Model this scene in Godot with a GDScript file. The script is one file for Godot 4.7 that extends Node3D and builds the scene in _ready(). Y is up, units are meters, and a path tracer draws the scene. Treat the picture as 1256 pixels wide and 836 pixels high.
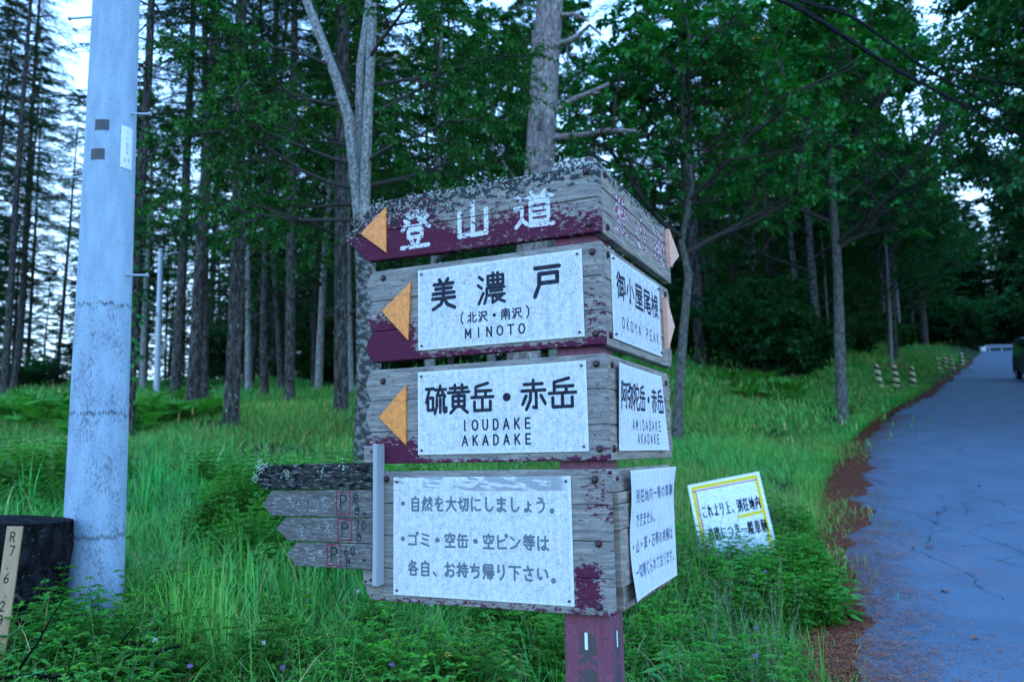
extends Node3D

const EYE := 1.6
var rng := RandomNumberGenerator.new()
var used := {}
var M := {}

# ---------------------------------------------------------------- mesh builder
class MB:
	var v := PackedVector3Array()
	var n := PackedVector3Array()
	var t := PackedVector2Array()
	var c := PackedColorArray()
	var i := PackedInt32Array()
	var col := Color(1, 1, 1)
	func vert(p: Vector3, nn: Vector3, uv := Vector2.ZERO) -> int:
		v.append(p); n.append(nn); t.append(uv); c.append(col)
		return v.size() - 1
	func tri(a: Vector3, b: Vector3, d: Vector3, ua := Vector2.ZERO, ub := Vector2.ZERO, ud := Vector2.ZERO) -> void:
		var nn := (d - a).cross(b - a).normalized()
		var k := v.size()
		v.append(a); v.append(b); v.append(d)
		n.append(nn); n.append(nn); n.append(nn)
		t.append(ua); t.append(ub); t.append(ud)
		c.append(col); c.append(col); c.append(col)
		i.append(k); i.append(k + 1); i.append(k + 2)
	func quad(a: Vector3, b: Vector3, d: Vector3, e: Vector3, ua := Vector2.ZERO, ub := Vector2.ZERO, ud := Vector2.ZERO, ue := Vector2.ZERO) -> void:
		tri(a, b, d, ua, ub, ud)
		tri(a, d, e, ua, ud, ue)
	# corners run clockwise seen from outside
	func box(a: Vector3, b: Vector3, bevel := 0.0) -> void:
		var mid := (a + b) / 2.0
		var h := (b - a) / 2.0
		for ax in 3:
			for sg in [-1.0, 1.0]:
				var nn := Vector3.ZERO; nn[ax] = sg
				var u := Vector3.ZERO; u[(ax + 1) % 3] = h[(ax + 1) % 3] - bevel
				var w := Vector3.ZERO; w[(ax + 2) % 3] = h[(ax + 2) % 3] - bevel
				var o := mid + nn * h[ax]
				if sg > 0: quad(o - u - w, o - u + w, o + u + w, o + u - w)
				else: quad(o - u - w, o + u - w, o + u + w, o - u + w)
		if bevel > 0.0:
			for ax in 3:
				var a1 := (ax + 1) % 3
				var a2 := (ax + 2) % 3
				for s1 in [-1.0, 1.0]:
					for s2 in [-1.0, 1.0]:
						var e := Vector3.ZERO; e[ax] = h[ax] - bevel
						var p := mid; p[a1] += s1 * h[a1]; p[a2] += s2 * (h[a2] - bevel)
						var q := mid; q[a1] += s1 * (h[a1] - bevel); q[a2] += s2 * h[a2]
						if s1 * s2 > 0: quad(p - e, q - e, q + e, p + e)
						else: quad(p - e, p + e, q + e, q - e)
	func tube(pts: PackedVector3Array, rad: PackedFloat32Array, sides := 8, vs := 1.0, us := 1.0, cap := true, wob := 0.0, r: RandomNumberGenerator = null) -> void:
		var ref := Vector3(0.123, 0.2, 1).normalized()
		var k0 := v.size()
		var run := 0.0
		var m := pts.size()
		for k in m:
			var d: Vector3 = (pts[mini(k + 1, m - 1)] - pts[maxi(k - 1, 0)]).normalized()
			var x := ref.slide(d).normalized()
			if x.length() < 0.5: x = Vector3.RIGHT.slide(d).normalized()
			ref = x
			var y := d.cross(x)
			if k > 0: run += pts[k].distance_to(pts[k - 1])
			for s in sides + 1:
				var a := TAU * (s % sides) / sides
				var nn := x * cos(a) + y * sin(a)
				var rr := rad[k]
				if wob > 0.0: rr *= 1.0 + wob * sin(a * 3.0 + k * 1.7 + m) * 0.6 + wob * sin(a * 2.0 - k * 0.9) * 0.5
				vert(pts[k] + nn * rr, nn, Vector2(us * s / sides, run * vs))
		for k in m - 1:
			for s in sides:
				var q := k0 + k * (sides + 1) + s
				var w := q + sides + 1
				i.append(q); i.append(w); i.append(q + 1)
				i.append(q + 1); i.append(w); i.append(w + 1)
		if cap:
			for e in [0, m - 1]:
				var d: Vector3 = (pts[1] - pts[0] if e else pts[0] - pts[1]).normalized()
				if e: d = (pts[m - 1] - pts[m - 2]).normalized()
				var kc := vert(pts[e], d, Vector2(0.5, 0.5))
				var ring: int = k0 + e * (sides + 1)
				var first := v.size()
				for s in sides: vert(v[ring + s], d, Vector2(0.5 + 0.4 * cos(TAU * s / sides), 0.5 + 0.4 * sin(TAU * s / sides)))
				for s in sides:
					i.append(kc)
					if e: i.append(first + (s + 1) % sides); i.append(first + s)
					else: i.append(first + s); i.append(first + (s + 1) % sides)
	# diamond leaf folded along its rib; d points from stalk to tip, up is the upper side
	func leaf(p: Vector3, d: Vector3, up: Vector3, ln: float, wd: float, fold := 0.25, droop := 0.15) -> void:
		var s := d.cross(up).normalized()
		var u := s.cross(d).normalized()
		var tip := p + d * ln - u * ln * droop
		var a := p + d * ln * 0.48 + s * wd * 0.5 + u * wd * fold
		var b := p + d * ln * 0.48 - s * wd * 0.5 + u * wd * fold
		tri(p, b, tip); tri(p, tip, a)
	func leaf4(p: Vector3, d: Vector3, up: Vector3, ln: float, wd: float, fold := 0.2, droop := 0.2, wide := 0.66) -> void:
		var s := d.cross(up).normalized()
		var u := s.cross(d).normalized()
		var q := p + d * ln * 0.55
		var tip := p + d * ln - u * ln * droop
		for g in [1.0, -1.0]:
			var e1: Vector3 = p + d * ln * 0.32 + s * wd * 0.3 * g + u * wd * fold * 0.5
			var e2: Vector3 = p + d * ln * wide + s * wd * 0.5 * g + u * (wd * fold - ln * droop * 0.4)
			if g > 0: tri(p, q, e1); tri(e1, q, e2); tri(q, tip, e2)
			else: tri(p, e1, q); tri(e1, e2, q); tri(q, e2, tip)
	func mesh(mat: Material) -> ArrayMesh:
		var m := ArrayMesh.new()
		var arr := []
		arr.resize(Mesh.ARRAY_MAX)
		arr[Mesh.ARRAY_VERTEX] = v; arr[Mesh.ARRAY_NORMAL] = n; arr[Mesh.ARRAY_TEX_UV] = t
		arr[Mesh.ARRAY_COLOR] = c; arr[Mesh.ARRAY_INDEX] = i
		m.add_surface_from_arrays(Mesh.PRIMITIVE_TRIANGLES, arr)
		m.surface_set_material(0, mat)
		return m

# ---------------------------------------------------------------- scene helpers
func numbered(called: String) -> String:
	var k: int = used.get(called, 0)
	used[called] = k + 1
	return called if k == 0 else "%s_%03d" % [called, k]

func part(called: String, mesh: Mesh, parent: Node3D, at := Vector3.ZERO) -> MeshInstance3D:
	var o := MeshInstance3D.new()
	o.name = called; o.mesh = mesh; o.position = at
	parent.add_child(o, true)
	return o

func tag(o: Node3D, label: String, category := "", group := "", kind := "") -> void:
	if label: o.set_meta("label", label)
	if category: o.set_meta("category", category)
	if group: o.set_meta("group", group)
	if kind: o.set_meta("kind", kind)

func thing(called: String, at: Vector3, label: String, category: String, group := "") -> Node3D:
	var o := Node3D.new()
	o.name = numbered(called); o.position = at
	add_child(o)
	tag(o, label, category, group)
	return o

func setting(called: String, mesh: Mesh) -> MeshInstance3D:
	var o := part(numbered(called), mesh, self)
	o.set_meta("kind", "structure")
	return o

func mat(c: Color, rough := 0.8, metal := 0.0) -> StandardMaterial3D:
	var m := StandardMaterial3D.new()
	m.albedo_color = c.linear_to_srgb(); m.roughness = rough; m.metallic = metal
	if rough > 0.55 and metal == 0.0: m.metallic_specular = 0.2
	return m

func leafmat(back := Color(0.5, 0.75, 0.15), rough := 0.5) -> StandardMaterial3D:
	var m := StandardMaterial3D.new()
	m.vertex_color_use_as_albedo = true
	m.roughness = rough
	m.metallic_specular = 0.14
	m.backlight_enabled = true
	m.backlight = back
	m.cull_mode = BaseMaterial3D.CULL_DISABLED
	return m

func rr(a: float, b: float) -> float: return rng.randf_range(a, b)

func noise(sd: int, freq: float, oct := 3, type := FastNoiseLite.TYPE_SIMPLEX_SMOOTH) -> FastNoiseLite:
	var f := FastNoiseLite.new()
	f.seed = sd; f.frequency = freq; f.noise_type = type; f.fractal_octaves = oct
	return f

func tex_from(b: PackedByteArray, w: int, h: int) -> ImageTexture:
	return ImageTexture.create_from_image(Image.create_from_data(w, h, false, Image.FORMAT_RGB8, b))

func put(b: PackedByteArray, k: int, c: Color) -> void:
	b[k] = clampi(int(c.r * 255.0), 0, 255); b[k + 1] = clampi(int(c.g * 255.0), 0, 255); b[k + 2] = clampi(int(c.b * 255.0), 0, 255)

func S(r: float, g: float, b: float) -> Color: return Color(r, g, b).linear_to_srgb()

# ---------------------------------------------------------------- the lie of the land
const EDGE := [[-14, -4.0], [0, 0.2], [5, 1.98], [7.15, 2.85], [9.94, 4.0], [14.5, 6.2], [20.9, 10.0], [28, 14.7], [40, 22.2], [52, 29.8], [100, 60.0], [280, 178.0]]
const LEVEL := [[-20, 0.35], [0, 0.4], [5, 0.5], [13, 0.85], [20, 0.7], [30, 0.4], [50, 0.0], [100, -3.2], [280, -15.0]]

func slope_at(p: Array, j: int) -> float:
	var a: Array = p[mini(j + 1, p.size() - 1)]
	var b: Array = p[maxi(j - 1, 0)]
	return (float(a[1]) - float(b[1])) / (float(a[0]) - float(b[0]))

func edge(d: float) -> float:
	var k := 0
	while k < EDGE.size() - 2 and d > EDGE[k + 1][0]: k += 1
	var x0: float = EDGE[k][0]; var x1: float = EDGE[k + 1][0]
	var y0: float = EDGE[k][1]; var y1: float = EDGE[k + 1][1]
	var h := x1 - x0
	var t := clampf((d - x0) / h, 0, 1)
	return (2 * t * t * t - 3 * t * t + 1) * y0 + (t * t * t - 2 * t * t + t) * h * slope_at(EDGE, k) + (3 * t * t - 2 * t * t * t) * y1 + (t * t * t - t * t) * h * slope_at(EDGE, k + 1)

func level(d: float) -> float:
	var k := 0
	while k < LEVEL.size() - 2 and d > LEVEL[k + 1][0]: k += 1
	return lerpf(LEVEL[k][1], LEVEL[k + 1][1], clampf((d - LEVEL[k][0]) / (LEVEL[k + 1][0] - LEVEL[k][0]), 0, 1))

func road_h(d: float) -> float:
	var e := 1.2 * (d - 3.0)
	var sp: float = e / 1.2 if e > 20.0 else log(1.0 + exp(e)) / 1.2
	return EYE - 1.62 + 0.139 * sp

var bump := noise(5, 0.35, 2)
func ground_u(u: float, d: float) -> float:
	var h := road_h(d)
	if u > 0.0:
		h += (0.12 + 0.95 * smoothstep(12.0, 30.0, d)) * smoothstep(0.2, 3.5, u) * (1.0 - smoothstep(6.0, 16.0, u)) + level(d) * smoothstep(1.0, 9.0, u)
	elif u < -5.9:
		h += 1.2 * smoothstep(6.0, 11.0, -u)
	var off: float = maxf(u, -u - 5.9)
	if off > 0.0: h += bump.get_noise_2d(u, d) * 0.11 * smoothstep(0.0, 2.0, off)
	return h

func ground(x: float, d: float) -> float: return ground_u(edge(d) - x, d)
func on_ground(x: float, d: float, sink := 0.0) -> Vector3: return Vector3(x, ground(x, d) - sink, -d)
func W(x: float, y: float, d: float) -> Vector3: return Vector3(x, y + EYE, -d)

# ---------------------------------------------------------------- build order
func _ready() -> void:
	rng.seed = 20240713
	set_camera_and_light()
	make_materials()
	build_ground()
	build_forest()
	build_plants()
	build_guidepost()
	build_parking_sign()
	build_utility_pole()
	build_roadside()

func set_camera_and_light() -> void:
	var cam := Camera3D.new()
	cam.name = "camera"
	cam.position = Vector3(0, EYE, 0)
	cam.rotation_degrees = Vector3(8.10, 0, -1.156)
	cam.fov = 46.4
	cam.near = 0.1
	cam.far = 600.0
	var at := CameraAttributesPhysical.new()
	at.frustum_focal_length = 28.0
	at.frustum_focus_distance = 2.65
	at.exposure_aperture = 3.5
	at.frustum_near = 0.1
	at.frustum_far = 600.0
	cam.attributes = at
	add_child(cam)
	cam.fov = 46.4
	cam.current = true
	var we := WorldEnvironment.new()
	we.name = "environment"
	var env := Environment.new()
	env.background_mode = Environment.BG_SKY
	var sm := ProceduralSkyMaterial.new()
	sm.sky_top_color = Color(0.17, 0.43, 1.0).linear_to_srgb()
	sm.sky_horizon_color = Color(0.54, 0.80, 1.0).linear_to_srgb()
	sm.sky_curve = 0.25
	sm.ground_bottom_color = Color(0.04, 0.08, 0.05).linear_to_srgb()
	sm.ground_horizon_color = Color(0.10, 0.14, 0.14).linear_to_srgb()
	var sky := Sky.new()
	sky.sky_material = sm
	env.sky = sky
	env.background_energy_multiplier = 1.0
	env.tonemap_mode = Environment.TONE_MAPPER_LINEAR
	env.tonemap_exposure = 3.9
	env.sdfgi_enabled = true
	env.ssao_enabled = true
	env.ssil_enabled = true
	we.environment = env
	add_child(we)
	var sun := DirectionalLight3D.new()
	sun.name = "sun"
	sun.light_color = Color(1.0, 0.86, 0.62)
	sun.light_energy = 1.0
	sun.light_angular_distance = 0.5
	sun.shadow_enabled = true
	sun.sky_mode = DirectionalLight3D.SKY_MODE_LIGHT_ONLY
	sun.rotation_degrees = Vector3(-16.0, 184.0, 0)
	add_child(sun)

# ---------------------------------------------------------------- materials
func make_materials() -> void:
	var mix := func(w: int, h: int, f: Callable) -> ImageTexture:
		var b := PackedByteArray()
		b.resize(w * h * 3)
		for y in h:
			for x in w:
				put(b, (y * w + x) * 3, f.call(x, y))
		return tex_from(b, w, h)
	var seam := func(sd: int, fr: float, oct: int, w: int, h: int) -> Image:
		return noise(sd, fr, oct).get_seamless_image(w, h)
	# conifer bark: dark furrows along the stem, pale lichen spots
	var a: Image = seam.call(11, 0.035, 4, 256, 256)
	var l: Image = seam.call(12, 0.03, 3, 256, 512)
	var fine: Image = seam.call(13, 0.12, 3, 256, 512)
	var conifer: ImageTexture = mix.call(256, 512, func(x, y):
		var g: float = a.get_pixel(x, (y / 3) % 256).r * 0.65 + fine.get_pixel(x, y).r * 0.35
		var c := S(0.026, 0.024, 0.022).lerp(S(0.105, 0.092, 0.082), smoothstep(0.25, 0.75, g))
		var li: float = l.get_pixel(x, y).r + (fine.get_pixel(y % 256, x).r - 0.5) * 0.5
		return c.lerp(S(0.36, 0.40, 0.33), 0.75 * smoothstep(0.80, 0.90, li)))
	var pine: ImageTexture = mix.call(256, 512, func(x, y):
		var g: float = a.get_pixel(x, (y / 2) % 256).r * 0.55 + fine.get_pixel(x, y).r * 0.45
		var c := S(0.12, 0.095, 0.09).lerp(S(0.33, 0.27, 0.25), smoothstep(0.25, 0.75, g))
		var li: float = l.get_pixel(x, y).r + (fine.get_pixel(y % 256, x).r - 0.5) * 0.5
		return c.lerp(S(0.45, 0.50, 0.38), 0.8 * smoothstep(0.74, 0.86, li)))
	var birch: ImageTexture = mix.call(256, 512, func(x, y):
		var g: float = fine.get_pixel(x / 3, (y * 2) % 512).r
		var p: float = l.get_pixel(x, y).r
		var c := S(0.36, 0.355, 0.33).lerp(S(0.20, 0.19, 0.175), smoothstep(0.4, 0.7, p))
		c = c.lerp(S(0.05, 0.045, 0.04), 0.9 * smoothstep(0.66, 0.76, g))
		return c.lerp(S(0.07, 0.06, 0.055), 0.85 * smoothstep(0.70, 0.78, l.get_pixel((x + 90) % 256, (y * 2) % 512).r)))
	var mottled: ImageTexture = mix.call(256, 512, func(x, y):
		var g: float = fine.get_pixel(x, y).r
		var p: float = l.get_pixel((x + y / 2) % 256, y).r + (g - 0.5) * 0.8
		return S(0.05, 0.046, 0.042).lerp(S(0.22, 0.22, 0.20), smoothstep(0.44, 0.72, p)))
	var relief := ImageTexture.create_from_image(a)
	for k in [["bark", conifer, 1.2], ["pine_bark", pine, 1.0], ["birch_bark", birch, 0.2], ["mottled_bark", mottled, 0.4], ["oak_bark", pine, 0.6]]:
		var m := StandardMaterial3D.new()
		m.albedo_texture = k[1]; m.roughness = 0.92
		m.metallic_specular = 0.08
		m.heightmap_enabled = true; m.heightmap_texture = relief; m.heightmap_scale = k[2]
		M[k[0]] = m
	M.oak_bark.albedo_color = Color(0.72, 0.78, 0.76)
	# soil under the grass
	var so: Image = seam.call(21, 0.02, 5, 512, 512)
	var s2: Image = seam.call(22, 0.09, 3, 512, 512)
	var soil: ImageTexture = mix.call(512, 512, func(x, y):
		var g: float = so.get_pixel(x, y).r
		var c := S(0.020, 0.026, 0.012).lerp(S(0.028, 0.048, 0.014), smoothstep(0.35, 0.65, g))
		return c.lerp(S(0.10, 0.065, 0.04), 0.6 * smoothstep(0.55, 0.8, s2.get_pixel(x, y).r)))
	M.soil = mat(Color(1, 1, 1), 0.95)
	M.soil.albedo_texture = soil
	M.soil.uv1_scale = Vector3(0.5, 0.5, 0.5)
	M.soil.uv1_triplanar = true; M.soil.uv1_world_triplanar = true
	# asphalt: grey binder with pale and dark chippings, broad worn patches
	var as1: Image = seam.call(31, 0.22, 3, 1024, 1024)
	var as2: Image = seam.call(32, 0.0025, 2, 1024, 1024)
	var as3: Image = seam.call(33, 0.4, 1, 1024, 1024)
	var asphalt: ImageTexture = mix.call(1024, 1024, func(x, y):
		var g: float = as1.get_pixel(x, y).r
		var c := S(0.056, 0.080, 0.108).lerp(S(0.108, 0.154, 0.204), smoothstep(0.2, 0.85, g))
		c = c.lerp(S(0.125, 0.170, 0.220), 0.35 * smoothstep(0.2, 0.8, as2.get_pixel(x, y).r))
		c = c.lerp(S(0.34, 0.34, 0.34), smoothstep(0.85, 0.94, as3.get_pixel(x, y).r) * 0.65)
		return c.lerp(S(0.03, 0.03, 0.035), smoothstep(0.12, 0.05, as3.get_pixel(x, y).r) * 0.5))
	M.asphalt = mat(Color(1, 1, 1), 0.72)
	M.asphalt.metallic_specular = 0.3
	M.asphalt.albedo_texture = asphalt
	M.asphalt.uv1_scale = Vector3(0.35, 0.35, 0.35)
	M.asphalt.uv1_triplanar = true; M.asphalt.uv1_world_triplanar = true
	M.crack = mat(Color(0.016, 0.016, 0.018), 0.95)
	# fallen needles
	var litter: ImageTexture = mix.call(512, 512, func(x, y):
		var g: float = s2.get_pixel(x, y).r * 0.5 + as1.get_pixel(x, y).r * 0.5
		var lc := S(0.035, 0.010, 0.006).lerp(S(0.29, 0.070, 0.036), smoothstep(0.3, 0.7, g))
		return lc.lerp(S(0.045, 0.04, 0.025), 0.8 * smoothstep(0.52, 0.66, so.get_pixel(x, y).r + (g - 0.5) * 0.4)))
	M.litter = mat(Color(1, 1, 1), 0.95)
	M.litter.albedo_texture = litter
	M.litter.uv1_scale = Vector3(1.4, 1.4, 1.4)
	M.litter.uv1_triplanar = true; M.litter.uv1_world_triplanar = true
	M.needle = leafmat(Color(0, 0, 0), 0.9); M.needle.backlight_enabled = false
	M.leaf = leafmat()
	M.spray = leafmat(Color(0, 0, 0), 0.7)
	M.spray.backlight_enabled = false
	M.spray.metallic_specular = 0.08
	M.grass = leafmat(Color(0, 0, 0), 0.5)
	M.grass.backlight_enabled = false
	M.stalk = leafmat(Color(0, 0, 0), 0.8); M.stalk.backlight_enabled = false
	M.rust = mat(Color(0.085, 0.035, 0.04), 0.7, 0.2)
	M.steel = mat(Color(0.42, 0.44, 0.46), 0.45, 0.7)
	M.black = mat(Color(0.012, 0.013, 0.015), 0.8)
	M.black.metallic_specular = 0.1
	M.twig = mat(Color(0.055, 0.048, 0.043), 0.95)
	M.twig.metallic_specular = 0.15

# ---------------------------------------------------------------- ground, road, verge
func build_ground() -> void:
	var rows := PackedFloat32Array()
	var d := -14.0
	while d < 280.0:
		rows.append(d)
		d += 0.3 if d < 16.0 else (0.7 if d < 40.0 else (3.0 if d < 100.0 else 15.0))
	var cols := PackedFloat32Array([-140, -90, -60, -40, -28, -20, -15, -11, -9, -7.5, -6.6, -6, -5.4, -4, -2, -0.6, -0.1])
	var u := 0.0
	while u < 170.0:
		cols.append(u)
		u += 0.3 if u < 14.0 else (0.8 if u < 30.0 else (4.0 if u < 70.0 else 20.0))
	var mb := MB.new()
	for r in rows:
		for q in cols:
			var h := ground_u(q, r)
			if q > -5.8 and q < -0.05: h -= 0.03
			mb.vert(Vector3(edge(r) - q, h, -r), Vector3.UP)
	var w := cols.size()
	for a in rows.size() - 1:
		for b in w - 1:
			var k := a * w + b
			mb.i.append_array(PackedInt32Array([k, k + 1, k + w, k + 1, k + w + 1, k + w]))
	setting("ground", mb.mesh(M.soil))
	# asphalt strip, its edge crumbling irregularly
	var ragged := noise(41, 1.1, 3)
	mb = MB.new()
	var n := 0
	for r in rows:
		var e := edge(r)
		var jag := ragged.get_noise_2d(r, 3.0) * 0.14
		for k in 9:
			var t := k / 8.0
			var x: float = lerpf(e + 0.05 + jag, e + 5.75 + ragged.get_noise_2d(r, 60.0) * 0.1, t)
			var crown := 0.05 * (1.0 - pow(2.0 * t - 1.0, 2.0))
			mb.vert(Vector3(x, road_h(r) + 0.012 + crown, -r), Vector3(0, 1, 0.12).normalized())
		n += 1
	for a in n - 1:
		for b in 8:
			var k := a * 9 + b
			mb.i.append_array(PackedInt32Array([k, k + 9, k + 1, k + 1, k + 9, k + 10]))
	var road := setting("road", mb.mesh(M.asphalt))
	# cracks wandering over the asphalt: narrow dark seams
	var road_y := func(x: float, dd: float) -> float:
		var t := clampf((x - edge(dd)) / 5.75, 0.0, 1.0)
		return road_h(dd) + 0.017 + 0.05 * (1.0 - pow(2.0 * t - 1.0, 2.0))
	mb = MB.new()
	var starts := [[4.6, 7.2, -0.25, 2.4], [4.2, 8.2, 0.5, 2.0], [3.6, 6.1, 0.2, 2.2], [5.4, 9.2, -0.4, 2.6], [6.4, 11.0, 1.2, 2.4], [4.9, 6.4, 0.9, 1.6], [7.8, 14.0, 1.35, 2.6], [5.1, 10.4, 0.1, 1.8], [3.5, 7.4, 0.9, 1.3], [9.5, 17.5, 1.45, 3.2], [4.4, 5.6, 0.1, 1.8], [5.0, 8.4, 1.3, 1.4], [5.2, 7.6, -0.9, 0.8], [5.0, 7.9, 0.7, 0.9], [4.7, 7.6, -1.2, 0.6], [5.5, 8.5, 0.2, 1.1], [5.3, 8.8, -1.0, 0.7], [4.9, 8.8, 0.3, 0.9], [4.6, 8.2, 1.4, 0.7], [5.7, 9.4, -0.6, 0.9], [9.3, 19.0, 1.35, 4.2], [4.3, 6.6, -0.6, 0.7], [4.5, 6.9, 0.5, 0.8], [4.1, 7.1, 1.2, 0.6], [5.9, 8.9, 0.5, 1.2], [6.2, 9.6, -0.7, 0.9]]
	for s in starts:
		var p := Vector2(s[0], s[1])
		var ang: float = s[2]
		var go := 0.0
		var lastl := Vector3.ZERO
		var lastr := Vector3.ZERO
		while go < s[3]:
			var wdt := 0.0012 + 0.0048 * rng.randf() * rng.randf()
			var side := Vector2(cos(ang), -sin(ang)) * wdt
			var pl := Vector3(p.x - side.x, road_y.call(p.x - side.x, p.y - side.y), -(p.y - side.y))
			var pr := Vector3(p.x + side.x, road_y.call(p.x + side.x, p.y + side.y), -(p.y + side.y))
			if go > 0.0: mb.quad(lastl, pl, pr, lastr)
			lastl = pl; lastr = pr
			ang += rr(-0.9, 0.9)
			ang = lerpf(ang, s[2], 0.45)
			p += Vector2(sin(ang), cos(ang)) * 0.045
			go += 0.045
	part("crack", mb.mesh(M.crack), road)
	# strip of fallen needles on the verge
	mb = MB.new()
	var prev := []
	var soft := noise(43, 0.9, 4)
	var r := 1.0
	while r < 60.0:
		var inner: float = edge(r) - 0.30 - 0.2 * soft.get_noise_2d(r, 9.0)
		var wide := -0.04 + 0.30 * soft.get_noise_2d(r * 0.7, 19.0) + 0.16 * soft.get_noise_2d(r * 3.0, 29.0) + 0.06 * soft.get_noise_2d(r * 9.0, 39.0)
		wide += 0.36 * smoothstep(7.5, 9.5, r) * (1.0 - smoothstep(12.0, 16.0, r)) + 0.3 * smoothstep(20.0, 24.0, r)
		wide = maxf(wide, -0.2)
		var row := []
		for k in 9:
			var x := lerpf(inner, edge(r) + wide, k / 8.0)
			var y: float = maxf(ground(x, r), road_y.call(x, r) if x > edge(r) - 0.1 else -99.0) + (0.004 if k == 0 or k == 8 else 0.012 + 0.010 * soft.get_noise_2d(x * 9.0, r * 9.0))
			row.append(Vector3(x, y, -r))
		if prev:
			for k in 8: mb.quad(prev[k], row[k], row[k + 1], prev[k + 1])
		prev = row
		r += 0.05 if r < 20.0 else 0.25
	var lit := part("needle_litter", mb.mesh(M.litter), self)
	tag(lit, "red-brown strip of fallen needles along the edge of the asphalt", "litter", "", "stuff")
	# single needles and bits of leaf thinning out over the asphalt
	var bit := MB.new()
	for k in 14:
		var p := Vector3(rr(-0.1, 0.1), 0.003 + rng.randf() * 0.004, rr(-0.1, 0.1))
		var q := Vector3(rr(-1, 1), 0, rr(-1, 1)).normalized() * rr(0.02, 0.045)
		var s := q.cross(Vector3.UP).normalized() * 0.0022
		bit.col = Color(0.30, 0.07, 0.035).lerp(Color(0.42, 0.18, 0.08), rng.randf())
		bit.quad(p - s, p + q * 0.5 - s + Vector3(0, 0.003, 0), p + q * 0.5 + s + Vector3(0, 0.003, 0), p + s)
	var mm := MultiMesh.new()
	mm.transform_format = MultiMesh.TRANSFORM_3D
	mm.mesh = bit.mesh(M.needle)
	mm.instance_count = 9000
	for k in 9000:
		var dd := 3.0 + 17.0 * pow(rng.randf(), 1.3)
		var x := edge(dd) - 0.3 + absf(rng.randfn(0.0, 0.42)) + (rng.randf() * 4.0 if k % 9 == 0 else 0.0)
		var y: float = maxf(ground(x, dd) + 0.02, road_y.call(x, dd) + 0.002)
		mm.set_instance_transform(k, Transform3D(Basis(Vector3.UP, rng.randf() * TAU).scaled(Vector3.ONE * rr(0.7, 1.4)), Vector3(x, y, -dd)))
	var mi := MultiMeshInstance3D.new()
	mi.name = "scattered_needles"; mi.multimesh = mm
	add_child(mi)
	tag(mi, "thin scatter of brown needles blown onto the asphalt", "needles", "", "stuff")
	# a few brown leaves lying on the road
	for s in [[6.4, 13.0], [5.2, 12.0], [7.6, 13.6], [4.5, 10.6], [4.0, 8.3], [4.7, 9.0], [3.9, 7.6], [3.3, 6.3], [6.0, 10.4], [8.0, 16.0], [3.0, 5.4], [5.9, 11.6]]:
		mb = MB.new()
		mb.col = Color(0.16, 0.07, 0.04).lerp(Color(0.25, 0.12, 0.06), rng.randf())
		var ln := rr(0.06, 0.11)
		mb.leaf4(Vector3(0, 0.006, 0), Vector3(1, 0.1, 0).normalized(), Vector3.UP, ln, ln * 0.55, 0.3, 0.25, 0.5)
		var o := part(numbered("fallen_leaf"), mb.mesh(M.needle), self, Vector3(s[0], road_y.call(s[0], s[1]) + 0.002, -s[1]))
		o.rotation.y = rng.randf() * TAU
		tag(o, "single brown fallen leaf lying on the grey asphalt", "leaf", "fallen leaves on the road")

# ---------------------------------------------------------------- trees
func path(from: Vector3, dir: Vector3, ln: float, seg: int, jit: float, bend: Vector3) -> PackedVector3Array:
	var p := PackedVector3Array([from])
	var d := dir.normalized()
	for k in seg:
		d = (d + Vector3(rr(-jit, jit), rr(-jit, jit), rr(-jit, jit)) + bend / seg).normalized()
		p.append(p[k] + d * ln / seg)
	return p

func taper(n: int, a: float, b: float, pw := 1.0) -> PackedFloat32Array:
	var r := PackedFloat32Array()
	for k in n: r.append(lerpf(a, b, pow(float(k) / (n - 1), pw)))
	return r

func trunk_mesh(h: float, r0: float, wander: float, m: Material, sides := 12) -> Array:
	var p := PackedVector3Array()
	var r := PackedFloat32Array()
	var off := Vector3.ZERO
	var dr := Vector3.ZERO
	for k in 21:
		var t := pow(k / 20.0, 1.5)
		dr = dr * 0.8 + Vector3(rr(-1, 1), 0, rr(-1, 1)) * wander
		if k > 0: off += dr
		p.append(Vector3(off.x, t * h - 0.25, off.z))
		r.append(r0 * (pow(1.0 - t, 0.75) * 0.97 + 0.03) * (1.0 + 0.55 * exp(-t * h / 0.22)))
	var mb := MB.new()
	mb.tube(p, r, sides, 0.55, 1.0, true, 0.05)
	return [mb.mesh(m), p]

func at_height(p: PackedVector3Array, y: float) -> Vector3:
	for k in p.size() - 1:
		if p[k + 1].y >= y: return p[k].lerp(p[k + 1], clampf((y - p[k].y) / (p[k + 1].y - p[k].y), 0, 1))
	return p[p.size() - 1]

func green(base: Color, vary := 0.3) -> Color:
	var k := 1.0 + rr(-vary, vary)
	return Color(base.r * k * (1.0 + rr(-0.15, 0.25)), base.g * k, base.b * k * (1.0 + rr(-0.2, 0.2)))

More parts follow.
